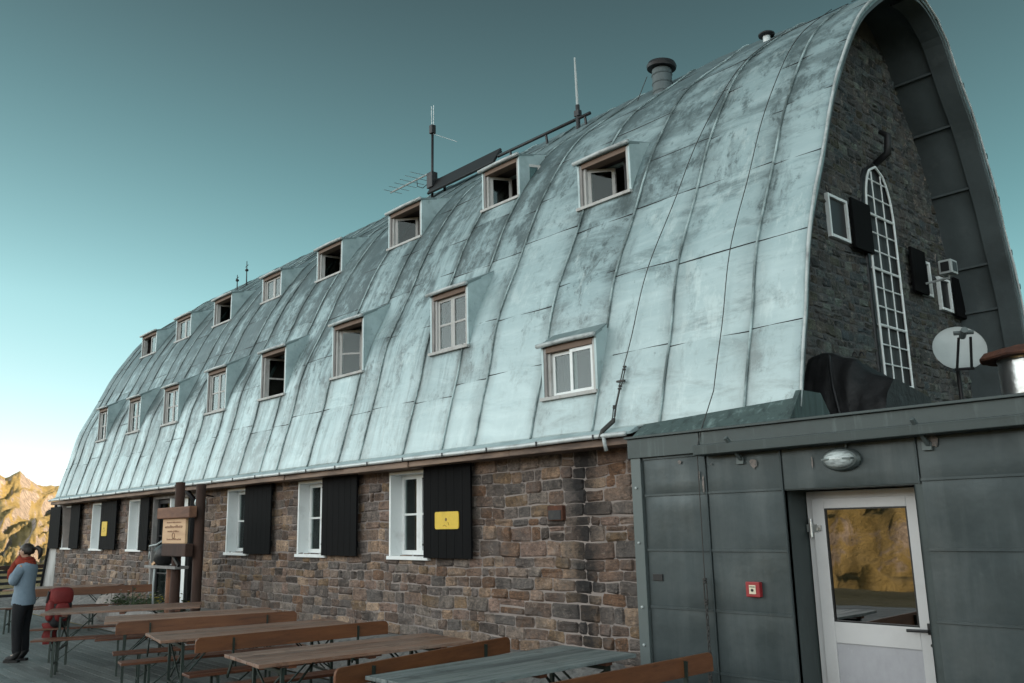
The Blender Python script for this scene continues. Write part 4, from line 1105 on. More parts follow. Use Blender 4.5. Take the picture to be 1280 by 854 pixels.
def dish():
    C0 = Vector((-3.05, 1.5, 3.28)); t = empty('satellite_dish', (-3.15, 1.6, RZ), 0, label='round off white satellite dish on a short pole on the annex roof', cat='satellite dish')
    ax = Vector((.50, -.80, .33)).normalized()
    rot = ax.to_track_quat('Z', 'Y').to_matrix()
    q = MB(); pr = [(.0, -.0)]
    n = 40
    prof = [(r, .16 * (r / .27) ** 2 * .45) for r in (.005, .06, .12, .18, .23, .262)] + [(.27, .075), (.265, .062), (.23, .044), (.18, .02), (.12, .0), (.005, -.014)]
    prof = [(a_ * .84, b_ * .84) for a_, b_ in prof]
    q.lathe(prof, C0, n, rot); q.build('reflector', 'dish', t, smooth='angle')
    f = C0 + ax * .30 + Vector((0, 0, .02))
    q = MB()
    dn = rot @ Vector((0, -1, 0)); dn = Vector((0, 0, -1)) - ax * Vector((0, 0, -1)).dot(ax); dn.normalize(); sd_ = ax.cross(dn)
    for s_ in (-.06, .06): q.tube([C0 + dn * .222 + sd_ * s_ + ax * .07, f + sd_ * s_ * .8 + dn * .05], .012, 6)
    q.tube([C0 + dn * .222 + sd_ * -.08 + ax * .07, C0 + dn * .222 + sd_ * .08 + ax * .07], .014, 6); q.build('feed_arm', 'black_metal', t)
    q = MB(); q.tube([f + ax * .05, f - ax * .07], .03, 10); q.tube([f + sd_ * -.08, f + sd_ * .08], .02, 8); q.build('receiver', 'trim_light', t)
    q = MB(); bk = C0 - ax * .12; q.tube([C0 - ax * .01, bk], .05, 8); q.tube([bk, (bk.x, bk.y, RZ)], .02, 10); q.box(bk.x - .12, bk.x + .12, bk.y - .12, bk.y + .12, RZ, RZ + .02); q.build('pole', 'black_metal', t)
dish()
def flue():
    t = empty('steel_flue', (-2.45, 1.3, RZ), 0, label='fat shiny steel flue drum with a rusted sheet lid on the annex roof', cat='chimney')
    c = (-2.38, 1.25)
    q = MB(); q.lathe([(.27, 0), (.27, .02), (.262, .025), (.262, .46), (.27, .47), (.27, .49)], (c[0], c[1], RZ), 40); q.build('drum', 'steel', t, smooth='angle')
    q = MB(); n = 36; V = [(c[0], c[1], RZ + .62)]
    for rr, dz in ((.2, .585), (.36, .545), (.40, .50), (.39, .485), (.1, .50)):
        for k in range(n):
            a = 2 * pi * k / n; r2 = rr * (1 + .05 * noise.noise((cos(a) * 2, sin(a) * 2, rr)))
            V.append((c[0] + r2 * cos(a), c[1] + r2 * sin(a), RZ + dz + .02 * noise.noise((cos(a) * 3, sin(a) * 3, 5))))
    F = [(0, 1 + k, 1 + (k + 1) % n) for k in range(n)]
    for j in range(4): F += [(1 + j * n + k, 1 + (j + 1) * n + k, 1 + (j + 1) * n + (k + 1) % n, 1 + j * n + (k + 1) % n) for k in range(n)]
    q.add(V, F); q.build('lid', 'rust', t, smooth='angle')
flue()
t = empty('roof_box', (-3.35, 2.2, RZ), 0, label='low dark metal box beside the dish pole on the annex roof', cat='box')
q = MB(); q.box(-3.15, -2.55, 1.9, 2.5, RZ, RZ + .22); q.build('case', 'black_metal', t, bevel=.01)
q = MB(); q.box(-3.17, -2.53, 1.88, 2.52, RZ + .22, RZ + .245); q.build('lid', 'soffit', t, bevel=.006)
t = empty('floodlight', (XG, 4.45, 4.95), 0, label='square pale floodlight on a bracket beside a small gable window', cat='lamp')
q = MB(); q.box(XG + .30, XG + .46, 4.34, 4.54, 4.78, 4.96); q.build('housing', 'dish', t, bevel=.01)
q = MB(); q.box(XG + .33, XG + .43, 4.332, 4.338, 4.81, 4.93); q.box(XG + .462, XG + .466, 4.38, 4.50, 4.81, 4.93); q.build('lens', 'black', t)
q = MB(); q.tube([(XG + .03, 4.42, 4.72), (XG + .38, 4.44, 4.74), (XG + .38, 4.44, 4.79)], .015, 6); q.build('bracket', 'dish', t)

# yellow plaques on shutters
def plaque(x0, x1, z0, z1, y, lb):
    t = empty('yellow_sign', ((x0 + x1) / 2, y, z0), 0, label=lb, cat='sign', group='yellow signs on the shutters')
    r = .025; poly = []
    for cx, cz, a0 in ((x1 - r, z1 - r, 0), (x0 + r, z1 - r, 90), (x0 + r, z0 + r, 180), (x1 - r, z0 + r, 270)):
        for k in range(4): a = R(a0 + 30 * k); poly.append((cx + r * cos(a), cz + r * sin(a)))
    q = MB(); q.prism(poly, 1, y - .012, y - .001); q.build('plate', 'yellow', t)
    cx, cz = (x0 + x1) / 2, (z0 + z1) / 2
    q = MB(); q.lathe([(.02, 0), (.02, .002)], (cx - .01, y - .0125, cz + .01), 12, Ry)
    q.tube([(cx - .07, y - .0135, cz - .07), (cx - .04, y - .0135, cz - .055), (cx + .0, y - .0135, cz - .075)], .0028, 4); q.tube([(cx + .03, y - .0135, cz - .02), (cx + .05, y - .0135, cz - .06)], .003, 4)
    q.build('emblem', 'ink', t)
plaque(-8.86, -8.39, 1.77, 1.98, -.115, 'large yellow sign on the nearest black shutter')
plaque(-21.45, -21.10, 1.74, 2.06, -.115, 'small yellow sign on a far black shutter left of the entrance')

# ------------------------------------------------------------------ signpost with noticeboard
def signpost():
    y = -1.0
    t = empty('wooden_signpost', (-14.35, y, .25), 0, label='rustic log signpost with pale lettered board in front of the entrance', cat='signpost')
    for x, zt_ in ((-14.78, 2.62), (-13.92, 2.55)):
        q = MB(); q.tube([(x + .03 * noise.noise((k, x, 0)), y, lerp(.1, zt_, k / 8)) for k in range(9)], [.078 + .010 * noise.noise((k * .9, x, 3)) for k in range(9)], 14); q.build('log_post', 'log', t, smooth='angle')
    for z0, z1, x0, x1 in ((2.02, 2.2, -15.06, -13.72), (1.42, 1.62, -14.78, -13.80)):
        q = MB(); q.box(x0, x1, y - .26, y - .13, z0, z1); q.build('crossbeam', 'beam' if z0 > 1.9 else 'log', t, bevel=.015)
    q = MB(); q.box(-14.93, -13.98, y - .20, y - .155, 1.62, 2.02); bd = q.build('board', 'board', t, bevel=.006)
    # lettering too small to read in the photo: rows of strokes and a crest
    q = MB(); rg = random.Random(9)
    for (za, xa, xb, h) in ((1.945, -14.75, -14.15, .03), (1.865, -14.82, -14.10, .05), (1.80, -14.70, -14.22, .03), (1.672, -14.72, -14.16, .035)):
        x = xa
        while x < xb:
            wd = rg.uniform(.02, .045); q.box(x, x + wd * .55, y - .204, y - .1995, za, za + h * rg.uniform(.6, 1)); 
            if rg.random() < .6: q.box(x, x + wd, y - .2045, y - .2002, za + h * .4, za + h * .55)
            x += wd + .012
    q.tube([(-14.45 + .05 * cos(a), y - .203, 1.745 + .045 * sin(a)) for a in [k * pi / 8 for k in range(17)]], .006, 4, cap=False)
    q.build('lettering', 'board_ink', bd)
signpost()
t = empty('info_shelf', (-15.1, -1.0, .25), 0, label='small wooden shelf with a roof brace and a black bag left of the signpost', cat='shelf')
q = MB(); q.box(-15.80, -14.45, -1.15, -.92, 1.21, 1.255); q.build('shelf', 'frame_old', t, bevel=.005)
q = MB(); q.bar((-15.55, -1.1, 1.26), (-14.85, -1.1, 1.52), .04, .05); q.build('roof_rail', 'board', t); q = MB(); q.bar((-14.85, -1.1, 1.52), (-14.42, -1.1, 1.27), .04, .05); q.build('roof_rail', 'black_metal', t)
q = MB(); q.tube([(-15.0, -1.0, .2), (-15.0, -1.0, 1.22)], .07, 10); q.build('post', 'beam', t, smooth='angle')
t = empty('black_bag', (-15.2, -1.02, 1.26), 0, label='lumpy black bag with pale cords lying on the small wooden shelf', cat='bag')
q = MB(); V = []; n = 14
for j in range(9):
    f = j / 8
    for k in range(n):
        a = 2 * pi * k / n; r = .22 * sin(pi * (.12 + .82 * f)) ** .7 * (1 + .25 * noise.noise((cos(a) * 2, sin(a) * 2, f * 3)))
        V.append((-15.22 + 1.35 * r * cos(a) + .08 * f, -1.03 + .8 * r * sin(a), 1.26 + .36 * f))
q.add(V, [(j * n + k, j * n + (k + 1) % n, (j + 1) * n + (k + 1) % n, (j + 1) * n + k) for j in range(8) for k in range(n)] + [tuple(range(n))[::-1], tuple(8 * n + k for k in range(n))]); q.build('bag', 'tarp', t, smooth=True)
q = MB(); q.tube([(-15.45, -1.2, 1.50), (-15.35, -1.24, 1.58), (-15.15, -1.2, 1.6), (-15.05, -1.15, 1.66)], .016, 6); q.tube([(-15.45, -1.2, 1.5), (-15.47, -1.2, 1.36)], .014, 6); q.tube([(-15.18, -1.2, 1.2), (-15.2, -1.2, .95), (-15.22, -1.18, .6)], .018, 6); q.build('cord', 'dish', t, smooth=True)
t = empty('wall_lantern', (-15.7, 0, 2.3), 0, label='small grey globe lantern on the stone wall right of the downpipe', cat='lamp')
q = MB(); q.lathe([(.02, -.11), (.08, -.09), (.115, -.02), (.1, .05), (.05, .09), (.02, .10)], (-15.72, -.24, 2.32), 18); q.build('globe', 'lampglass', t, smooth=True)
q = MB(); q.tube([(-15.72, .0, 2.42), (-15.72, -.24, 2.46), (-15.72, -.24, 2.40)], .015, 6); q.build('bracket', 'black_metal', t)

# ------------------------------------------------------------------ beer tables and benches
def leg(name, a, b, parent, w=.034):
    q = MB(); q.bar(a, b, w, w * .8, (0, 1, 0)); return q.build(name, 'green_steel', parent)
def make_table(top='table_wood'):
    L, Wd, H = 2.04, .84, .77
    root = empty('beer_table')
    q = MB(); n = 6; pw = Wd / n; rg = random.Random(len(top))
    for k in range(n):
        tone_ = rg.uniform(.66, 1.22); q.box(-Wd / 2 + k * pw + .0028, -Wd / 2 + (k + 1) * pw - .0028, -L / 2 + rg.uniform(0, .008), L / 2 - rg.uniform(0, .008), H - .028 + rg.uniform(-.0015, .0015), H - rg.uniform(0, .002), 0, (tone_, tone_ * .98, tone_ * .96))
    q.build('tabletop', top, root, bevel=.003)
    for y in (-.72, .0, .72):
        q = MB(); q.box(-Wd / 2 + .03, Wd / 2 - .03, y - .035, y + .035, H - .06, H - .029); q.build('batten', 'bench_wood', root, bevel=.003)
    for y in (-.78, .78):
        for x in (-.33, .33): leg('leg', (x, y, 0), (x * .96, y, H - .06), root)
        q = MB(); q.bar((-.32, y, .28), (.32, y, .28), .025, .02); q.bar((-.31, y, H - .09), (.31, y, H - .09), .03, .03)
        s_ = -1 if y > 0 else 1
        q.bar((-.12, y, .30), (-.05, y + s_ * .42, H - .05), .02, .012); q.bar((.12, y, .30), (.05, y + s_ * .42, H - .05), .02, .012)
        q.bar((-.3, y, H - .1), (.3, y, .32), .014, .014); q.bar((.3, y + .016, H - .1), (-.3, y + .016, .32), .014, .014)
        q.build('leg_brace', 'green_steel', root)
    return root
def make_bench(back):
    L, Wd, H = 2.04, .25, .47
    root = empty('garden_bench')
    q = MB(); q.box(-Wd / 2, -.002, -L / 2, L / 2, H - .026, H); q.box(.002, Wd / 2, -L / 2, L / 2, H - .026, H); q.build('seat', 'bench_wood', root, bevel=.004)
    for y in (-.74, .74):
        for x in (-.10, .10): leg('leg', (x * 1.25, y, 0), (x, y, H - .027), root, .03)
        q = MB(); q.bar((-.11, y, .16), (.11, y, .16), .02, .016); s_ = -1 if y > 0 else 1; q.bar((0, y, .17), (0, y + s_ * .36, H - .03), .02, .012); q.bar((-.1, y, H - .04), (.1, y, H - .04), .03, .02); q.build('leg_brace', 'green_steel', root)
    if back:
        r = .05; z0, z1 = .685, .825; poly = []
        for cy, cz, a0 in ((L / 2 - r, z1 - r, 0), (-L / 2 + r, z1 - r, 90)):
            for k in range(5): a = R(a0 + 22.5 * k); poly.append((cy + r * cos(a), cz + r * sin(a)))
        poly += [(-L / 2, z0), (L / 2, z0)]
        q = MB(); q.prism(poly, 0, .245, .27); q.build('backrest', 'bench_orange', root, bevel=.004)
        for y in (-.66, .66):
            q = MB(); q.bar((.13, y, H - .05), (.275, y, .60), .034, .014, (0, 1, 0)); q.bar((.275, y, .60), (.282, y, .80), .034, .014, (0, 1, 0)); q.build('back_post', 'green_steel', root)
    return root
TAB = [((-13.32, -2.27), -25.0, 'long brown beer table in front of the red backpack'),
       ((-11.45, -2.08), -18.7, 'brown beer table second from the backpack, with orange backrest along its near side'),
       ((-9.22, -2.33), -10.4, 'brown beer table in the middle of the row, with bluish wet streaks on its top'),
       ((-7.06, -2.42), -6.2, 'brown beer table just left of the silvery grey table')]
GT = 'beer tables in a row on the deck'
base = make_table()
for i, ((x, y), a, lb) in enumerate(TAB):
    o = base if i == 0 else copy_tree(base)
    o.location = (x, y, 0); o.rotation_euler = (0, 0, R(a)); tag(o, lb, 'table', GT)
g5 = make_table('table_grey'); g5.location = (-5.25, -2.17, 0); tag(g5, 'silvery grey weathered beer table nearest the metal annex', 'table', GT)
o = copy_tree(base); o.location = (-19.5, -1.35, 0); o.rotation_euler = (0, 0, R(-32)); tag(o, 'brown beer table far back beneath the shuttered windows', 'table', GT)
o = copy_tree(base); o.location = (-20.9, -3.35, 0); o.rotation_euler = (0, 0, R(-32)); tag(o, 'far beer table at the left edge behind the standing woman', 'table', GT)
GB = 'benches along the beer tables'
bb = make_bench(True)
def along(p, q):
    p, q = Vector(p), Vector(q); d = q - p; return (p + q) / 2, math.atan2(-d.x, d.y)
BK = [((-10.66, -3.31), (-10.1, -1.29), 'bench with orange wooden backrest between the second and middle beer tables'),
      ((-8.45, -3.27), (-8.22, -1.27), 'bench with brown backrest along the middle beer table'),
      ((-5.79, -3.42), (-6.16, -1.29), 'bench with dark red brown backrest against the silvery grey table'),
      ((-4.2, -3.05), (-4.2, -1.02), 'bench with backrest nearest the camera ending by the hanging chain'),
      ((-18.25, -2.2), (-17.6, -.35), 'bench with backrest far back in front of the shuttered windows')]
for i, (p, q, lb) in enumerate(BK):
    o = bb if i == 0 else copy_tree(bb)
    m_, a = along(p, q); off = Matrix.Rotation(a, 2) @ Vector((.258, 0))
    o.location = (m_.x - off.x, m_.y - off.y, 0); o.rotation_euler = (0, 0, a); tag(o, lb, 'bench', GB)
pb = make_bench(False)
PB = [((-14.17, -2.22), -25.0, 'plain bench without backrest under the red backpack'), ((-12.68, -2.58), -25, 'plain bench on the near side of the long brown beer table'), ((-12.17, -1.95), -18.7, 'plain bench on the far side of the second beer table'), ((-9.86, -2.42), -10.4, 'plain bench on the far side of the middle beer table'), ((-7.74, -2.32), -6.2, 'plain bench on the far side of the table left of the grey one'), ((-6.35, -2.3), -2, 'plain bench hidden behind the dark red brown backrest'), ((-18.75, -1.8), -32, 'plain bench beside the far beer table below the shuttered windows'), ((-20.1, -3.75), -32, 'plain bench beside the far table at the left edge')]
for i, ((x, y), a, lb) in enumerate(PB):
    o = pb if i == 0 else copy_tree(pb)
    o.location = (x, y, 0); o.rotation_euler = (0, 0, R(a)); tag(o, lb, 'bench', GB)

# ------------------------------------------------------------------ backpack
def backpack():
    cx, cy, z0 = -14.47, -2.82, .47
    t = empty('red_backpack', (cx, cy, z0), 0, label='red hiking backpack standing on the bench behind the long table', cat='backpack')
    def blob(nm, mt, c, sx, sy, sz, e=.55, nz=.03, n=20, m_=12):
        q = MB(); V = []
        for j in range(m_ + 1):
            ph = -pi / 2 + pi * j / m_
            for k in range(n):
                th = 2 * pi * k / n
                f = lambda w: math.copysign(abs(w) ** e, w)
                p = Vector((f(cos(ph)) * f(cos(th)), f(cos(ph)) * f(sin(th)), f(sin(ph))))
                p *= 1 + nz * noise.noise(p * 2.3 + Vector(c))
                V.append((c[0] + p.x * sx, c[1] + p.y * sy, c[2] + p.z * sz))
        q.add(V, [(j * n + k, j * n + (k + 1) % n, (j + 1) * n + (k + 1) % n, (j + 1) * n + k) for j in range(m_) for k in range(n)])
        return q.build(nm, mt, t, smooth=True)
    blob('main_body', 'pack_dark', (cx, cy, z0 + .22), .13, .15, .22)
    blob('lid', 'pack_red', (cx, cy, z0 + .44), .145, .165, .13, .6)
    blob('front_pocket', 'pack_red', (cx + .02, cy - .14, z0 + .25), .10, .05, .15)
    blob('side_pocket', 'pack_red', (cx + .12, cy + .0, z0 + .22), .04, .10, .13)
    q = MB()
    for s_ in (-.09, .09): q.tube([(cx - .13, cy + s_, z0 + .44), (cx - .20, cy + s_, z0 + .30), (cx - .19, cy + s_, z0 + .12), (cx - .13, cy + s_, z0 + .04)], .02, 6)
    q.build('shoulder_strap', 'pack_dark', t, smooth=True)
    q = MB(); q.tube([(cx + .02, cy - .17, z0 + .52), (cx + .02, cy - .195, z0 + .36)], .018, 6); q.build('buckle', 'black', t)
backpack()
t = empty('red_jacket', (-14.85, -2.7, .47), 0, label='crumpled dark red garment hanging off the end of the bench by the woman', cat='clothing')
q = MB(); V = []
for j in range(9):
    for i in range(11):
        a = 2 * pi * i / 10; f = j / 8; r = .08 + .035 * noise.noise((cos(a) * 2, sin(a) * 2, f * 4))
        V.append((-14.5 + r * cos(a) * .7 - .03 * f, -2.92 + r * sin(a) * 1.2, .54 - .30 * f))
q.add(V, [(j * 11 + i, j * 11 + i + 1, (j + 1) * 11 + i + 1, (j + 1) * 11 + i) for j in range(8) for i in range(10)] + [tuple(range(10))[::-1], tuple(88 + k for k in range(10))]); q.build('garment', 'pack_red', t, smooth=True)

# ------------------------------------------------------------------ person
def skin_mesh(name, nodes, edges, mat, parent, sub=2, root=0, M=None):
    me = bpy.data.meshes.new(name)
    co = [Vector(n[:3]) for n in nodes]
    if M is not None: co = [M @ c for c in co]
    me.from_pydata([tuple(c) for c in co], edges, [])
    o = bpy.data.objects.new(name, me); COL.objects.link(o)
    md = o.modifiers.new('Skin', 'SKIN'); md.use_smooth_shade = True
    sv = me.skin_vertices[0].data if me.skin_vertices else None
    if sv is None:
        bm_ = bmesh.new(); bm_.from_mesh(me); bm_.verts.layers.skin.verify(); bm_.to_mesh(me); bm_.free(); sv = me.skin_vertices[0].data
    for i, n in enumerate(nodes):
        r = n[3]; sv[i].radius = r if isinstance(r, tuple) else (r, r); sv[i].use_root = (i == root)
    ms = o.modifiers.new('Sub', 'SUBSURF'); ms.levels = sub; ms.render_levels = sub
    dg = bpy.context.evaluated_depsgraph_get(); dg.update()
    nm = bpy.data.meshes.new_from_object(o.evaluated_get(dg))
    o.modifiers.clear(); o.data = nm; nm.materials.clear(); nm.materials.append(MAT[mat])
    nm.polygons.foreach_set('use_smooth', [True] * len(nm.polygons))
    attach(o, parent); return o
def person():
    px, py = -14.86, -3.22
    t = empty('person', (px, py, 0), 0, label='woman in pale blue sweater and red scarf standing with arms folded on the deck', cat='person')
    # local frame: she faces -X world; local x = forward
    M = Matrix.Translation((px, py, 0)) @ Matrix.Rotation(R(180 + 46), 4, 'Z')
    hipz = .88
    N = [(0, 0, hipz, .13), (0, 0, 1.02, .115), (.0, 0, 1.20, .13), (-.01, 0, 1.34, .135), (.0, 0, 1.41, .06), (.02, 0, 1.47, .05), (.035, 0, 1.54, .085), (.03, 0, 1.585, .088), (.02, 0, 1.63, .06),
         (.0, .09, .84, .095), (.01, .10, .46, .062), (-.02, .10, .09, .045), (.0, -.09, .84, .095), (.015, -.10, .46, .062), (-.02, -.10, .09, .045),
         (-.01, .15, 1.35, .045), (.06, .20, 1.11, .040), (.175, .06, 1.20, .036), (.185, .0, 1.27, .028),
         (-.01, -.15, 1.35, .045), (.08, -.20, 1.12, .040), (.18, -.07, 1.24, .036), (.17, -.02, 1.33, .028),
         (.10, .10, .05, .038), (.10, -.10, .05, .038)]
    Ed = [(0, 1), (1, 2), (2, 3), (3, 4), (4, 5), (5, 6), (6, 7), (7, 8), (0, 9), (9, 10), (10, 11), (0, 12), (12, 13), (13, 14), (3, 15), (15, 16), (16, 17), (17, 18), (3, 19), (19, 20), (20, 21), (21, 22), (11, 23), (14, 24)]
    # hands: palm + fingers
    for (b0, sgn) in ((18, 1), (22, -1)):
        bx, by, bz, _ = N[b0]
        pi_ = len(N); N.append((bx + .012, by - .015 * sgn, bz + .04, .024)); Ed.append((b0, pi_))
        for k, (dy, L) in enumerate(((-.024, .055), (-.008, .065), (.008, .062), (.024, .05))):
            a = len(N); N.append((bx + .018, by - .02 * sgn + dy, bz + .07, .0095)); N.append((bx + .010, by - .022 * sgn + dy, bz + .075 + L * .5, .0085)); N.append((bx - .012, by - .022 * sgn + dy, bz + .075 + L * .8, .007))
            Ed += [(pi_, a), (a, a + 1), (a + 1, a + 2)]
        a = len(N); N.append((bx + .01, by - .028 * sgn, bz + .045, .011)); N.append((bx + .02, by - .04 * sgn, bz + .08, .009)); Ed += [(pi_, a), (a, a + 1)]
    body = skin_mesh('body', N, Ed, 'skin', t, 1, 0, M)
    # face
    q = MB(); H = M
    def lp(x, y, z): return tuple(H @ Vector((x, y, z)))
    q.lathe([(.001, -.016), (.014, -.010), (.013, .004), (.008, .018), (.001, .03)], lp(.118, 0, 1.545), 10); q.tube([lp(.112, -.022, 1.508), lp(.119, 0, 1.506), lp(.112, .022, 1.508)], .007, 6)
    for s_ in (-1, 1): q.lathe([(.001, -.028), (.016, -.02), (.018, .01), (.01, .028), (.001, .032)], lp(.02, s_ * .086, 1.555), 8)
    q.build('face', 'skin', body, smooth=True)
    q = MB()
    for s_ in (-1, 1): q.lathe([(.001, -.008), (.011, 0), (.001, .008)], lp(.106, s_ * .033, 1.562), 8)
    q.build('eyes', 'black', body, smooth=True)
    q = MB(); c = Vector((.012, 0, 1.585)); n, m_ = 20, 12; V = []
    for j in range(m_ + 1):
        ph = -pi / 2 + pi * j / m_
        for k in range(n):
            th = 2 * pi * k / n; d = Vector((cos(ph) * cos(th), cos(ph) * sin(th), sin(ph)))
            r = .108 * (1 + .05 * noise.noise(d * 4))
            if d.x > .35 and d.z < .25: r = .07
            if d.z < -.6: r = .085
            V.append(M @ (c + Vector((d.x * r * 1.02, d.y * r * .92, d.z * r * .98))))
    q.add(V, [(j * n + k, j * n + (k + 1) % n, (j + 1) * n + (k + 1) % n, (j + 1) * n + k) for j in range(m_) for k in range(n)])
    q.tube([lp(-.085, 0, 1.60), lp(-.14, 0, 1.625), lp(-.185, 0, 1.59), lp(-.195, 0, 1.52), lp(-.17, 0, 1.45)], [.022, .034, .038, .032, .008], 10)
    q.build('hair', 'hair', t, smooth=True)
    q = MB(); rings = [(.80, .150, .165, 0), (.84, .158, .172, 0), (.92, .150, .165, 0), (1.0, .135, .15, 0), (1.10, .138, .155, .005), (1.22, .148, .172, .008), (1.32, .142, .188, 0), (1.385, .112, .165, -.01), (1.425, .075, .09, 0), (1.45, .06, .065, .01)]
    n = 28; V = []
    for (z, rx, ry, ox) in rings:
        for k in range(n):
            a_ = 2 * pi * k / n; fold = 1 + .035 * noise.noise((cos(a_) * 1.6, sin(a_) * 1.6, z * 9))
            V.append(M @ Vector((ox + rx * cos(a_) * fold, ry * sin(a_) * fold, z)))
    q.add(V, [(j * n + k, j * n + (k + 1) % n, (j + 1) * n + (k + 1) % n, (j + 1) * n + k) for j in range(len(rings) - 1) for k in range(n)])
    q.build('sweater', 'sweater', t, smooth=True)
    for s_, ch in ((1, [(-.01, .08, 1.365, .085), (-.01, .175, 1.355, .086), (.06, .21, 1.11, .062), (.165, .075, 1.19, .050), (.178, .01, 1.26, .043)]), (-1, [(-.01, -.08, 1.365, .085), (-.01, -.175, 1.355, .086), (.085, -.21, 1.12, .062), (.17, -.08, 1.23, .050), (.165, -.025, 1.32, .043)])):
        skin_mesh('sleeve', ch, [(0, 1), (1, 2), (2, 3), (3, 4)], 'sweater', t, 2, 1, M)
    tr_ = [(0, 0, .89, .145), (0, .085, .80, .112), (.012, .10, .47, .078), (-.015, .10, .20, .068), (-.015, .10, .10, .066), (0, -.085, .80, .112), (.017, -.10, .47, .078), (-.015, -.10, .20, .068), (-.015, -.10, .10, .066), (0, 0, .97, .135)]
    skin_mesh('trousers', tr_, [(0, 1), (1, 2), (2, 3), (3, 4), (0, 5), (5, 6), (6, 7), (7, 8), (0, 9)], 'trousers', t, 2, 0, M)
    for s_ in (-1, 1):
        skin_mesh('boot', [(-.03, s_ * .10, .17, .062), (-.035, s_ * .10, .06, .058), (.06, s_ * .105, .05, .05), (.15, s_ * .11, .04, .042)], [(0, 1), (1, 2), (2, 3)], 'boots', t, 2, 1, M)
    q = MB()
    for s_ in (-1, 1):
        pts = [(-.065, -.035), (-.045, -.044), (.06, -.048), (.14, -.038), (.172, 0), (.14, .038), (.06, .048), (-.045, .044), (-.065, .035)]
        V = [M @ Vector((a_, s_ * .104 + b_, z_)) for z_ in (0, .035) for a_, b_ in pts]; n_ = len(pts)
        q.add(V, [tuple(range(n_)), tuple(range(n_, 2 * n_))] + [(i, (i + 1) % n_, n_ + (i + 1) % n_, n_ + i) for i in range(n_)])
    q.build('boot_soles', 'boots', t)
    # scarf wound high around the neck, hanging over the folded arms
    q = MB()
    for (z, r, rr, ph) in ((1.395, .098, .045, 0), (1.43, .090, .042, 1), (1.462, .082, .034, 2)):
        q.tube([lp(.02 + r * cos(a) * 1.05, r * sin(a), z + .012 * sin(a * 2 + ph) + .012 * cos(a)) for a in [k * 2 * pi / 20 for k in range(21)]], rr, 10)
    q.tube([lp(.10, -.03, 1.45), lp(.16, -.05, 1.38), lp(.215, -.06, 1.30), lp(.245, -.05, 1.20), lp(.235, -.04, 1.10)], [.045, .052, .052, .045, .035], 10)
    q.tube([lp(.11, .03, 1.45), lp(.17, .02, 1.37), lp(.22, .02, 1.28), lp(.235, .02, 1.17)], [.045, .05, .05, .035], 10)
    q.build('scarf', 'scarf', t, smooth=True)
person()

# ------------------------------------------------------------------ ground: deck, rubble strip, terrain, mountains
mb = MB(); rg = random.Random(12)
y = -1.0
while y > -11:
    wd = .138; x = -30 + rg.uniform(0, 3); x0 = -30
    while x0 < 4:
        L = rg.uniform(3, 4.2) if x0 > -30 else rg.uniform(1, 4); x1 = min(4, x0 + L)
        k = rg.uniform(.7, 1.2); c = (.15 * k, .165 * k, .16 * k)
        mb.box(x0 + .002, x1 - .002, y - wd + .008, y, -.03, rg.uniform(-.002, .002), 0, c)
        x0 = x1
    y -= wd + .004
tag(mb.build('deck', 'deck'), kind='structure')
mb = MB(); mb.box(-30, 4, -11, -1.0, -.12, -.06); tag(mb.build('deck_substructure', 'black'), kind='structure')
# rubble strip rising against the wall
mb = MB(); nx_, ny_ = 160, 9; V = []
for j in range(ny_ + 1):
    for i in range(nx_ + 1):
        x = lerp(-30, 4, i / nx_); f = j / ny_; yy = lerp(-1.02, .3, f)
        z = lerp(.02, .44, min(1, f * 1.9)) if x > -24.5 else lerp(-.05, .1, f)
        if -6.0 < x: z = lerp(z, .12, min(1, (x + 6) / .8)) if x > -6 else z
        if x > -5.3: z = min(z, .0)
        z += .05 * noise.noise((x * 2.2, yy * 3, 1)) * (1 if f > .15 else .2)
        V.append((x, yy, z))
mb.add(V, [(j * (nx_ + 1) + i, j * (nx_ + 1) + i + 1, (j + 1) * (nx_ + 1) + i + 1, (j + 1) * (nx_ + 1) + i) for j in range(ny_) for i in range(nx_)])
tag(mb.build('rubble_strip', 'gravel', smooth=True, recalc=False), kind='structure')
def rock(nm, lb, c, s_, seed):
    me = bpy.data.meshes.new(nm); b = bmesh.new(); bmesh.ops.create_icosphere(b, subdivisions=4, radius=1)
    for v in b.verts:
        d = v.co.normalized(); k = 1 + .35 * noise.noise(d * 1.3 + Vector((seed, 0, 0))) + .12 * noise.noise(d * 3.5 + Vector((0, seed, 0)))
        k = min(k, 1.08); v.co = Vector((d.x * s_[0], d.y * s_[1], d.z * s_[2])) * k
    b.to_mesh(me); b.free(); me.materials.append(MAT['boulder'])
    o = bpy.data.objects.new(nm, me); COL.objects.link(o); o.location = c; return tag(o, lb, 'boulder', 'pale boulders by the wall')
rock('boulder', 'pale pointed boulder between the far benches and the entrance planter', (-18.6, -.72, .36), (.42, .28, .30), 3.1)
rock('boulder', 'flat pale boulder seen under the long brown table', (-17.2, -.75, .22), (.40, .25, .2), 8.4)
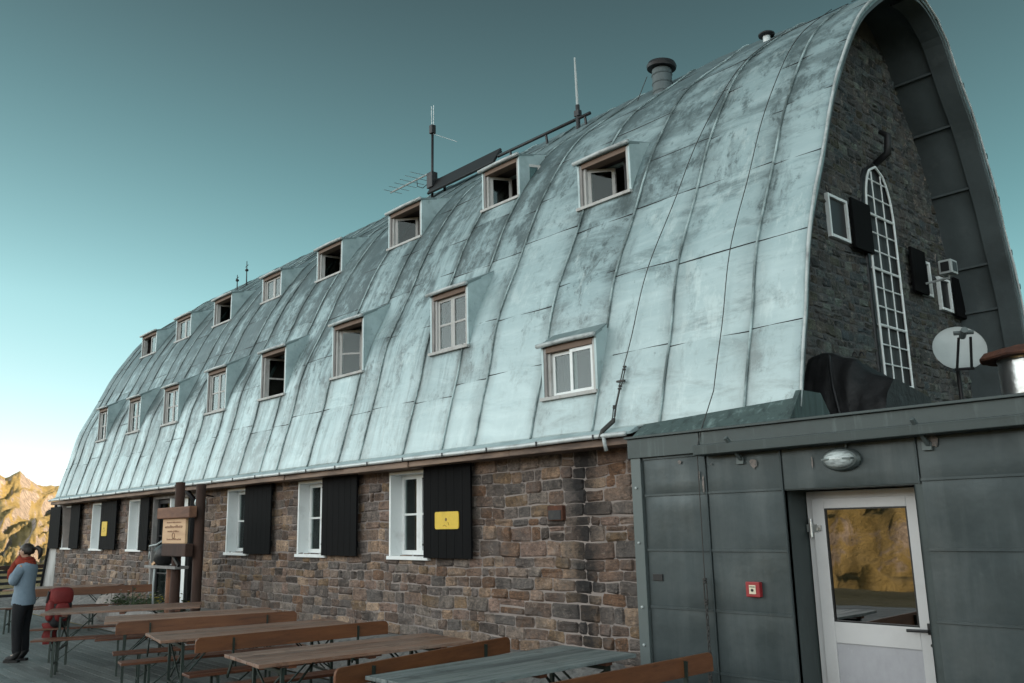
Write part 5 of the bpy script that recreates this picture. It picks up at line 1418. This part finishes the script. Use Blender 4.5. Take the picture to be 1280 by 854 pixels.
def planter():
    t = empty('flower_planter', (-16.4, -.78, .3), 0, label='low planter of dark leaves with yellow flowers at the foot of the signpost', cat='planter')
    q = MB(); q.box(-18.3, -14.9, -1.0, -.62, .22, .46); q.build('trough', 'frame_old', t, bevel=.01)
    rg = random.Random(6); lf = MB(); pt_ = MB()
    for k in range(900):
        x = rg.uniform(-18.3, -14.8); y = rg.gauss(-.8, .12); z = .46 + abs(rg.gauss(0, .10)) * (1 + .6 * noise.noise((x * 2, 0, 0)))
        a, b_ = rg.uniform(0, 2 * pi), rg.uniform(-.6, .9); L = rg.uniform(.03, .075)
        d = Vector((cos(a) * cos(b_), sin(a) * cos(b_), sin(b_))) * L; s_ = Vector((-sin(a), cos(a), .2)) * L * .4
        p = Vector((x, y, z)); lf.quad(p - d * .2, p + d * .4 + s_, p + d, p + d * .4 - s_)
    for k in range(70):
        yl = rg.random() < .6
        x = rg.uniform(-15.9, -15.0) if yl else rg.uniform(-18.2, -15.6); y = rg.gauss(-.82, .10); z = .60 + rg.random() * .16
        for j in range(5):
            a = 2 * pi * j / 5; p = Vector((x, y, z)); d = Vector((cos(a) * .8, sin(a) * .8, .35)) * .035; s_ = Vector((-sin(a), cos(a), 0)) * .015
            pt_.add([p, p + d * .6 + s_, p + d, p + d * .6 - s_], [(0, 1, 2, 3)], 0 if yl else 1)
        pt_.tube([(x, y, z), (x, y, z - .2)], .004, 4, 2)
    lf.build('leaves', 'leaf', t, recalc=False); pt_.build('flowers', ['petal', 'petal_p', 'leaf'], t, recalc=False)
planter()
# railing at the far edge of the deck
t = empty('terrace_railing', (-25, -5, 0), 0, label='dark wooden slatted railing at the far left edge of the deck', cat='railing')
for k in range(8):
    y = 1.2 - k * 1.5; q = MB(); q.box(-27.05, -26.95, y - .05, y + .05, 0, 1.02); q.build('post', 'black_metal', t)
q = MB()
for k, z in enumerate((.18, .34, .5, .66, .80)): q.box(-26.95, -26.925, -9.3, 1.25, z, z + .075)
q.build('slat', 'black_metal', t); q = MB(); q.box(-27.08, -26.88, -9.35, 1.3, .90, 1.0); q.build('top_rail', 'log', t, bevel=.01)

def crest(az):
    """crest elevation (degrees) and distance (m) of the mountains round the hut and an added shading hill, by azimuth"""
    A = [(-180, 5, 650), (-150, 5.5, 520), (-135, 7, 350), (-113, 7.5, 335), (-95, 7, 350), (-60, 5, 500), (-38, 5, 420), (-10, 5, 400), (4, 7, 280), (11, 16, 195), (25, 17.5, 185), (39, 16, 195), (47, 7, 280), (84, 5, 350), (95, 2, 500), (140, 1.5, 600), (160, 2.3, 620), (164.5, 2.75, 620), (166.2, 2.65, 620), (166.9, 2.95, 620), (167.45, 3.55, 620), (168.1, 3.15, 620), (170, 3.8, 620), (174, 4.6, 630), (180, 5, 650)]  # the high near crest is an unseen hill added to shade the hut
    xs = [a[0] for a in A]
    return interp(az, xs, [a[1] for a in A]), interp(az, xs, [a[2] for a in A])
def terrain():
    az = []
    a = -180.0
    while a < 180:
        az.append(a)
        if 162.5 <= a < 170.5: a += .06
        elif -122 <= a < -108: a += .25
        else: a += 1.5
    az.append(180.0)
    rs = [0, 6, 12, 18, 26, 31, 36, 42, 50, 60, 72, 86, 102, 120, 138, 155, 170]
    r = 170
    while r < 680: r += 5; rs.append(r)
    rs += [700, 740, 800, 900, 1100, 1500, 2200, 3500]
    V = []
    for q in az:
        e, d = crest(q); h = d * math.tan(R(e)) + 1.8
        c_, s_ = cos(R(q)), sin(R(q))
        south = max(0, 1 - abs(q + 113) / 40)
        west = max(0, 1 - abs(q - 167) / 8)
        for r in rs:
            x, y = -10 + r * c_, r * s_
            low = -9 - 15 * south
            edge = lerp(34, 19 + max(-3, min(6, 1.5 * (q + 118))), min(1, south * 1.6)); f0e = lerp(d * .42, 66, min(1, south * 1.6))
            f0 = min(1, max(0, (r - edge) / (f0e - edge))); f0 = f0 * f0 * (3 - 2 * f0)
            st_ = lerp(.32, .45, min(1, south * 1.6)); f1 = min(1, max(0, (r - d * st_) / (d * (1 - st_)))); f1s = f1 ** lerp(1.25, .85, min(1, south * 1.6))
            z = lerp(-.45, low, f0)
            if r <= d: z = lerp(z, h, f1s)
            else: z = h - (r - d) * .25 if r < d + 400 else h - 100 - (r - d - 400) * .05
            amp = min(1, max(0, (r - 40) / 160))
            # gullies running down the slope, slanting
            if west:
                uu = (q - 160) * 8.7 + (r - 400) * .16
                g = noise.ridged_multi_fractal((uu * .05 + .12 * noise.noise((r * .02, q, 1)), r * .006, 1.3), 1.0, 2.1, 5, 1.0, 2.0)
            else: g = noise.ridged_multi_fractal((x * .011 + y * .016, y * .030 - x * .004, 1.3), 1.0, 2.1, 6, 1.0, 2.0)
            n2 = fbm(x * .06, y * .06, 3.3, 5)
            w_ = 1 - .75 * max(0, 1 - abs(r - d) / 60) if r < d + 60 else 1
            z += amp * w_ * ((g - 1.0) * (7.5 if west else 6.0) + n2 * (.7 if west else 4.0) + (3.0 * fbm(x * .16, y * .16, 8, 6) if south > .3 else 0) + (.35 * fbm(x * .25, y * .25, 2, 4) if west else 0))
            if west and abs(r - d) < 80: z += .5 * fbm(q * 3.0, 0, 9, 4)
            if r < 36: z = min(z, -.40 - .02 * r)  # stays below the deck
            V.append((x, y, z))
    n = len(rs); F = [(i * n + j, i * n + j + 1, (i + 1) * n + j + 1, (i + 1) * n + j) for i in range(len(az) - 1) for j in range(n - 1)]
    mb = MB(); mb.add(V, F); o = mb.build('alpine_terrain', 'terrain', smooth=True, recalc=False); tag(o, kind='structure')
    me = o.data
    if me.polygons[len(me.polygons) // 2].normal.z < 0: me.flip_normals()
terrain()
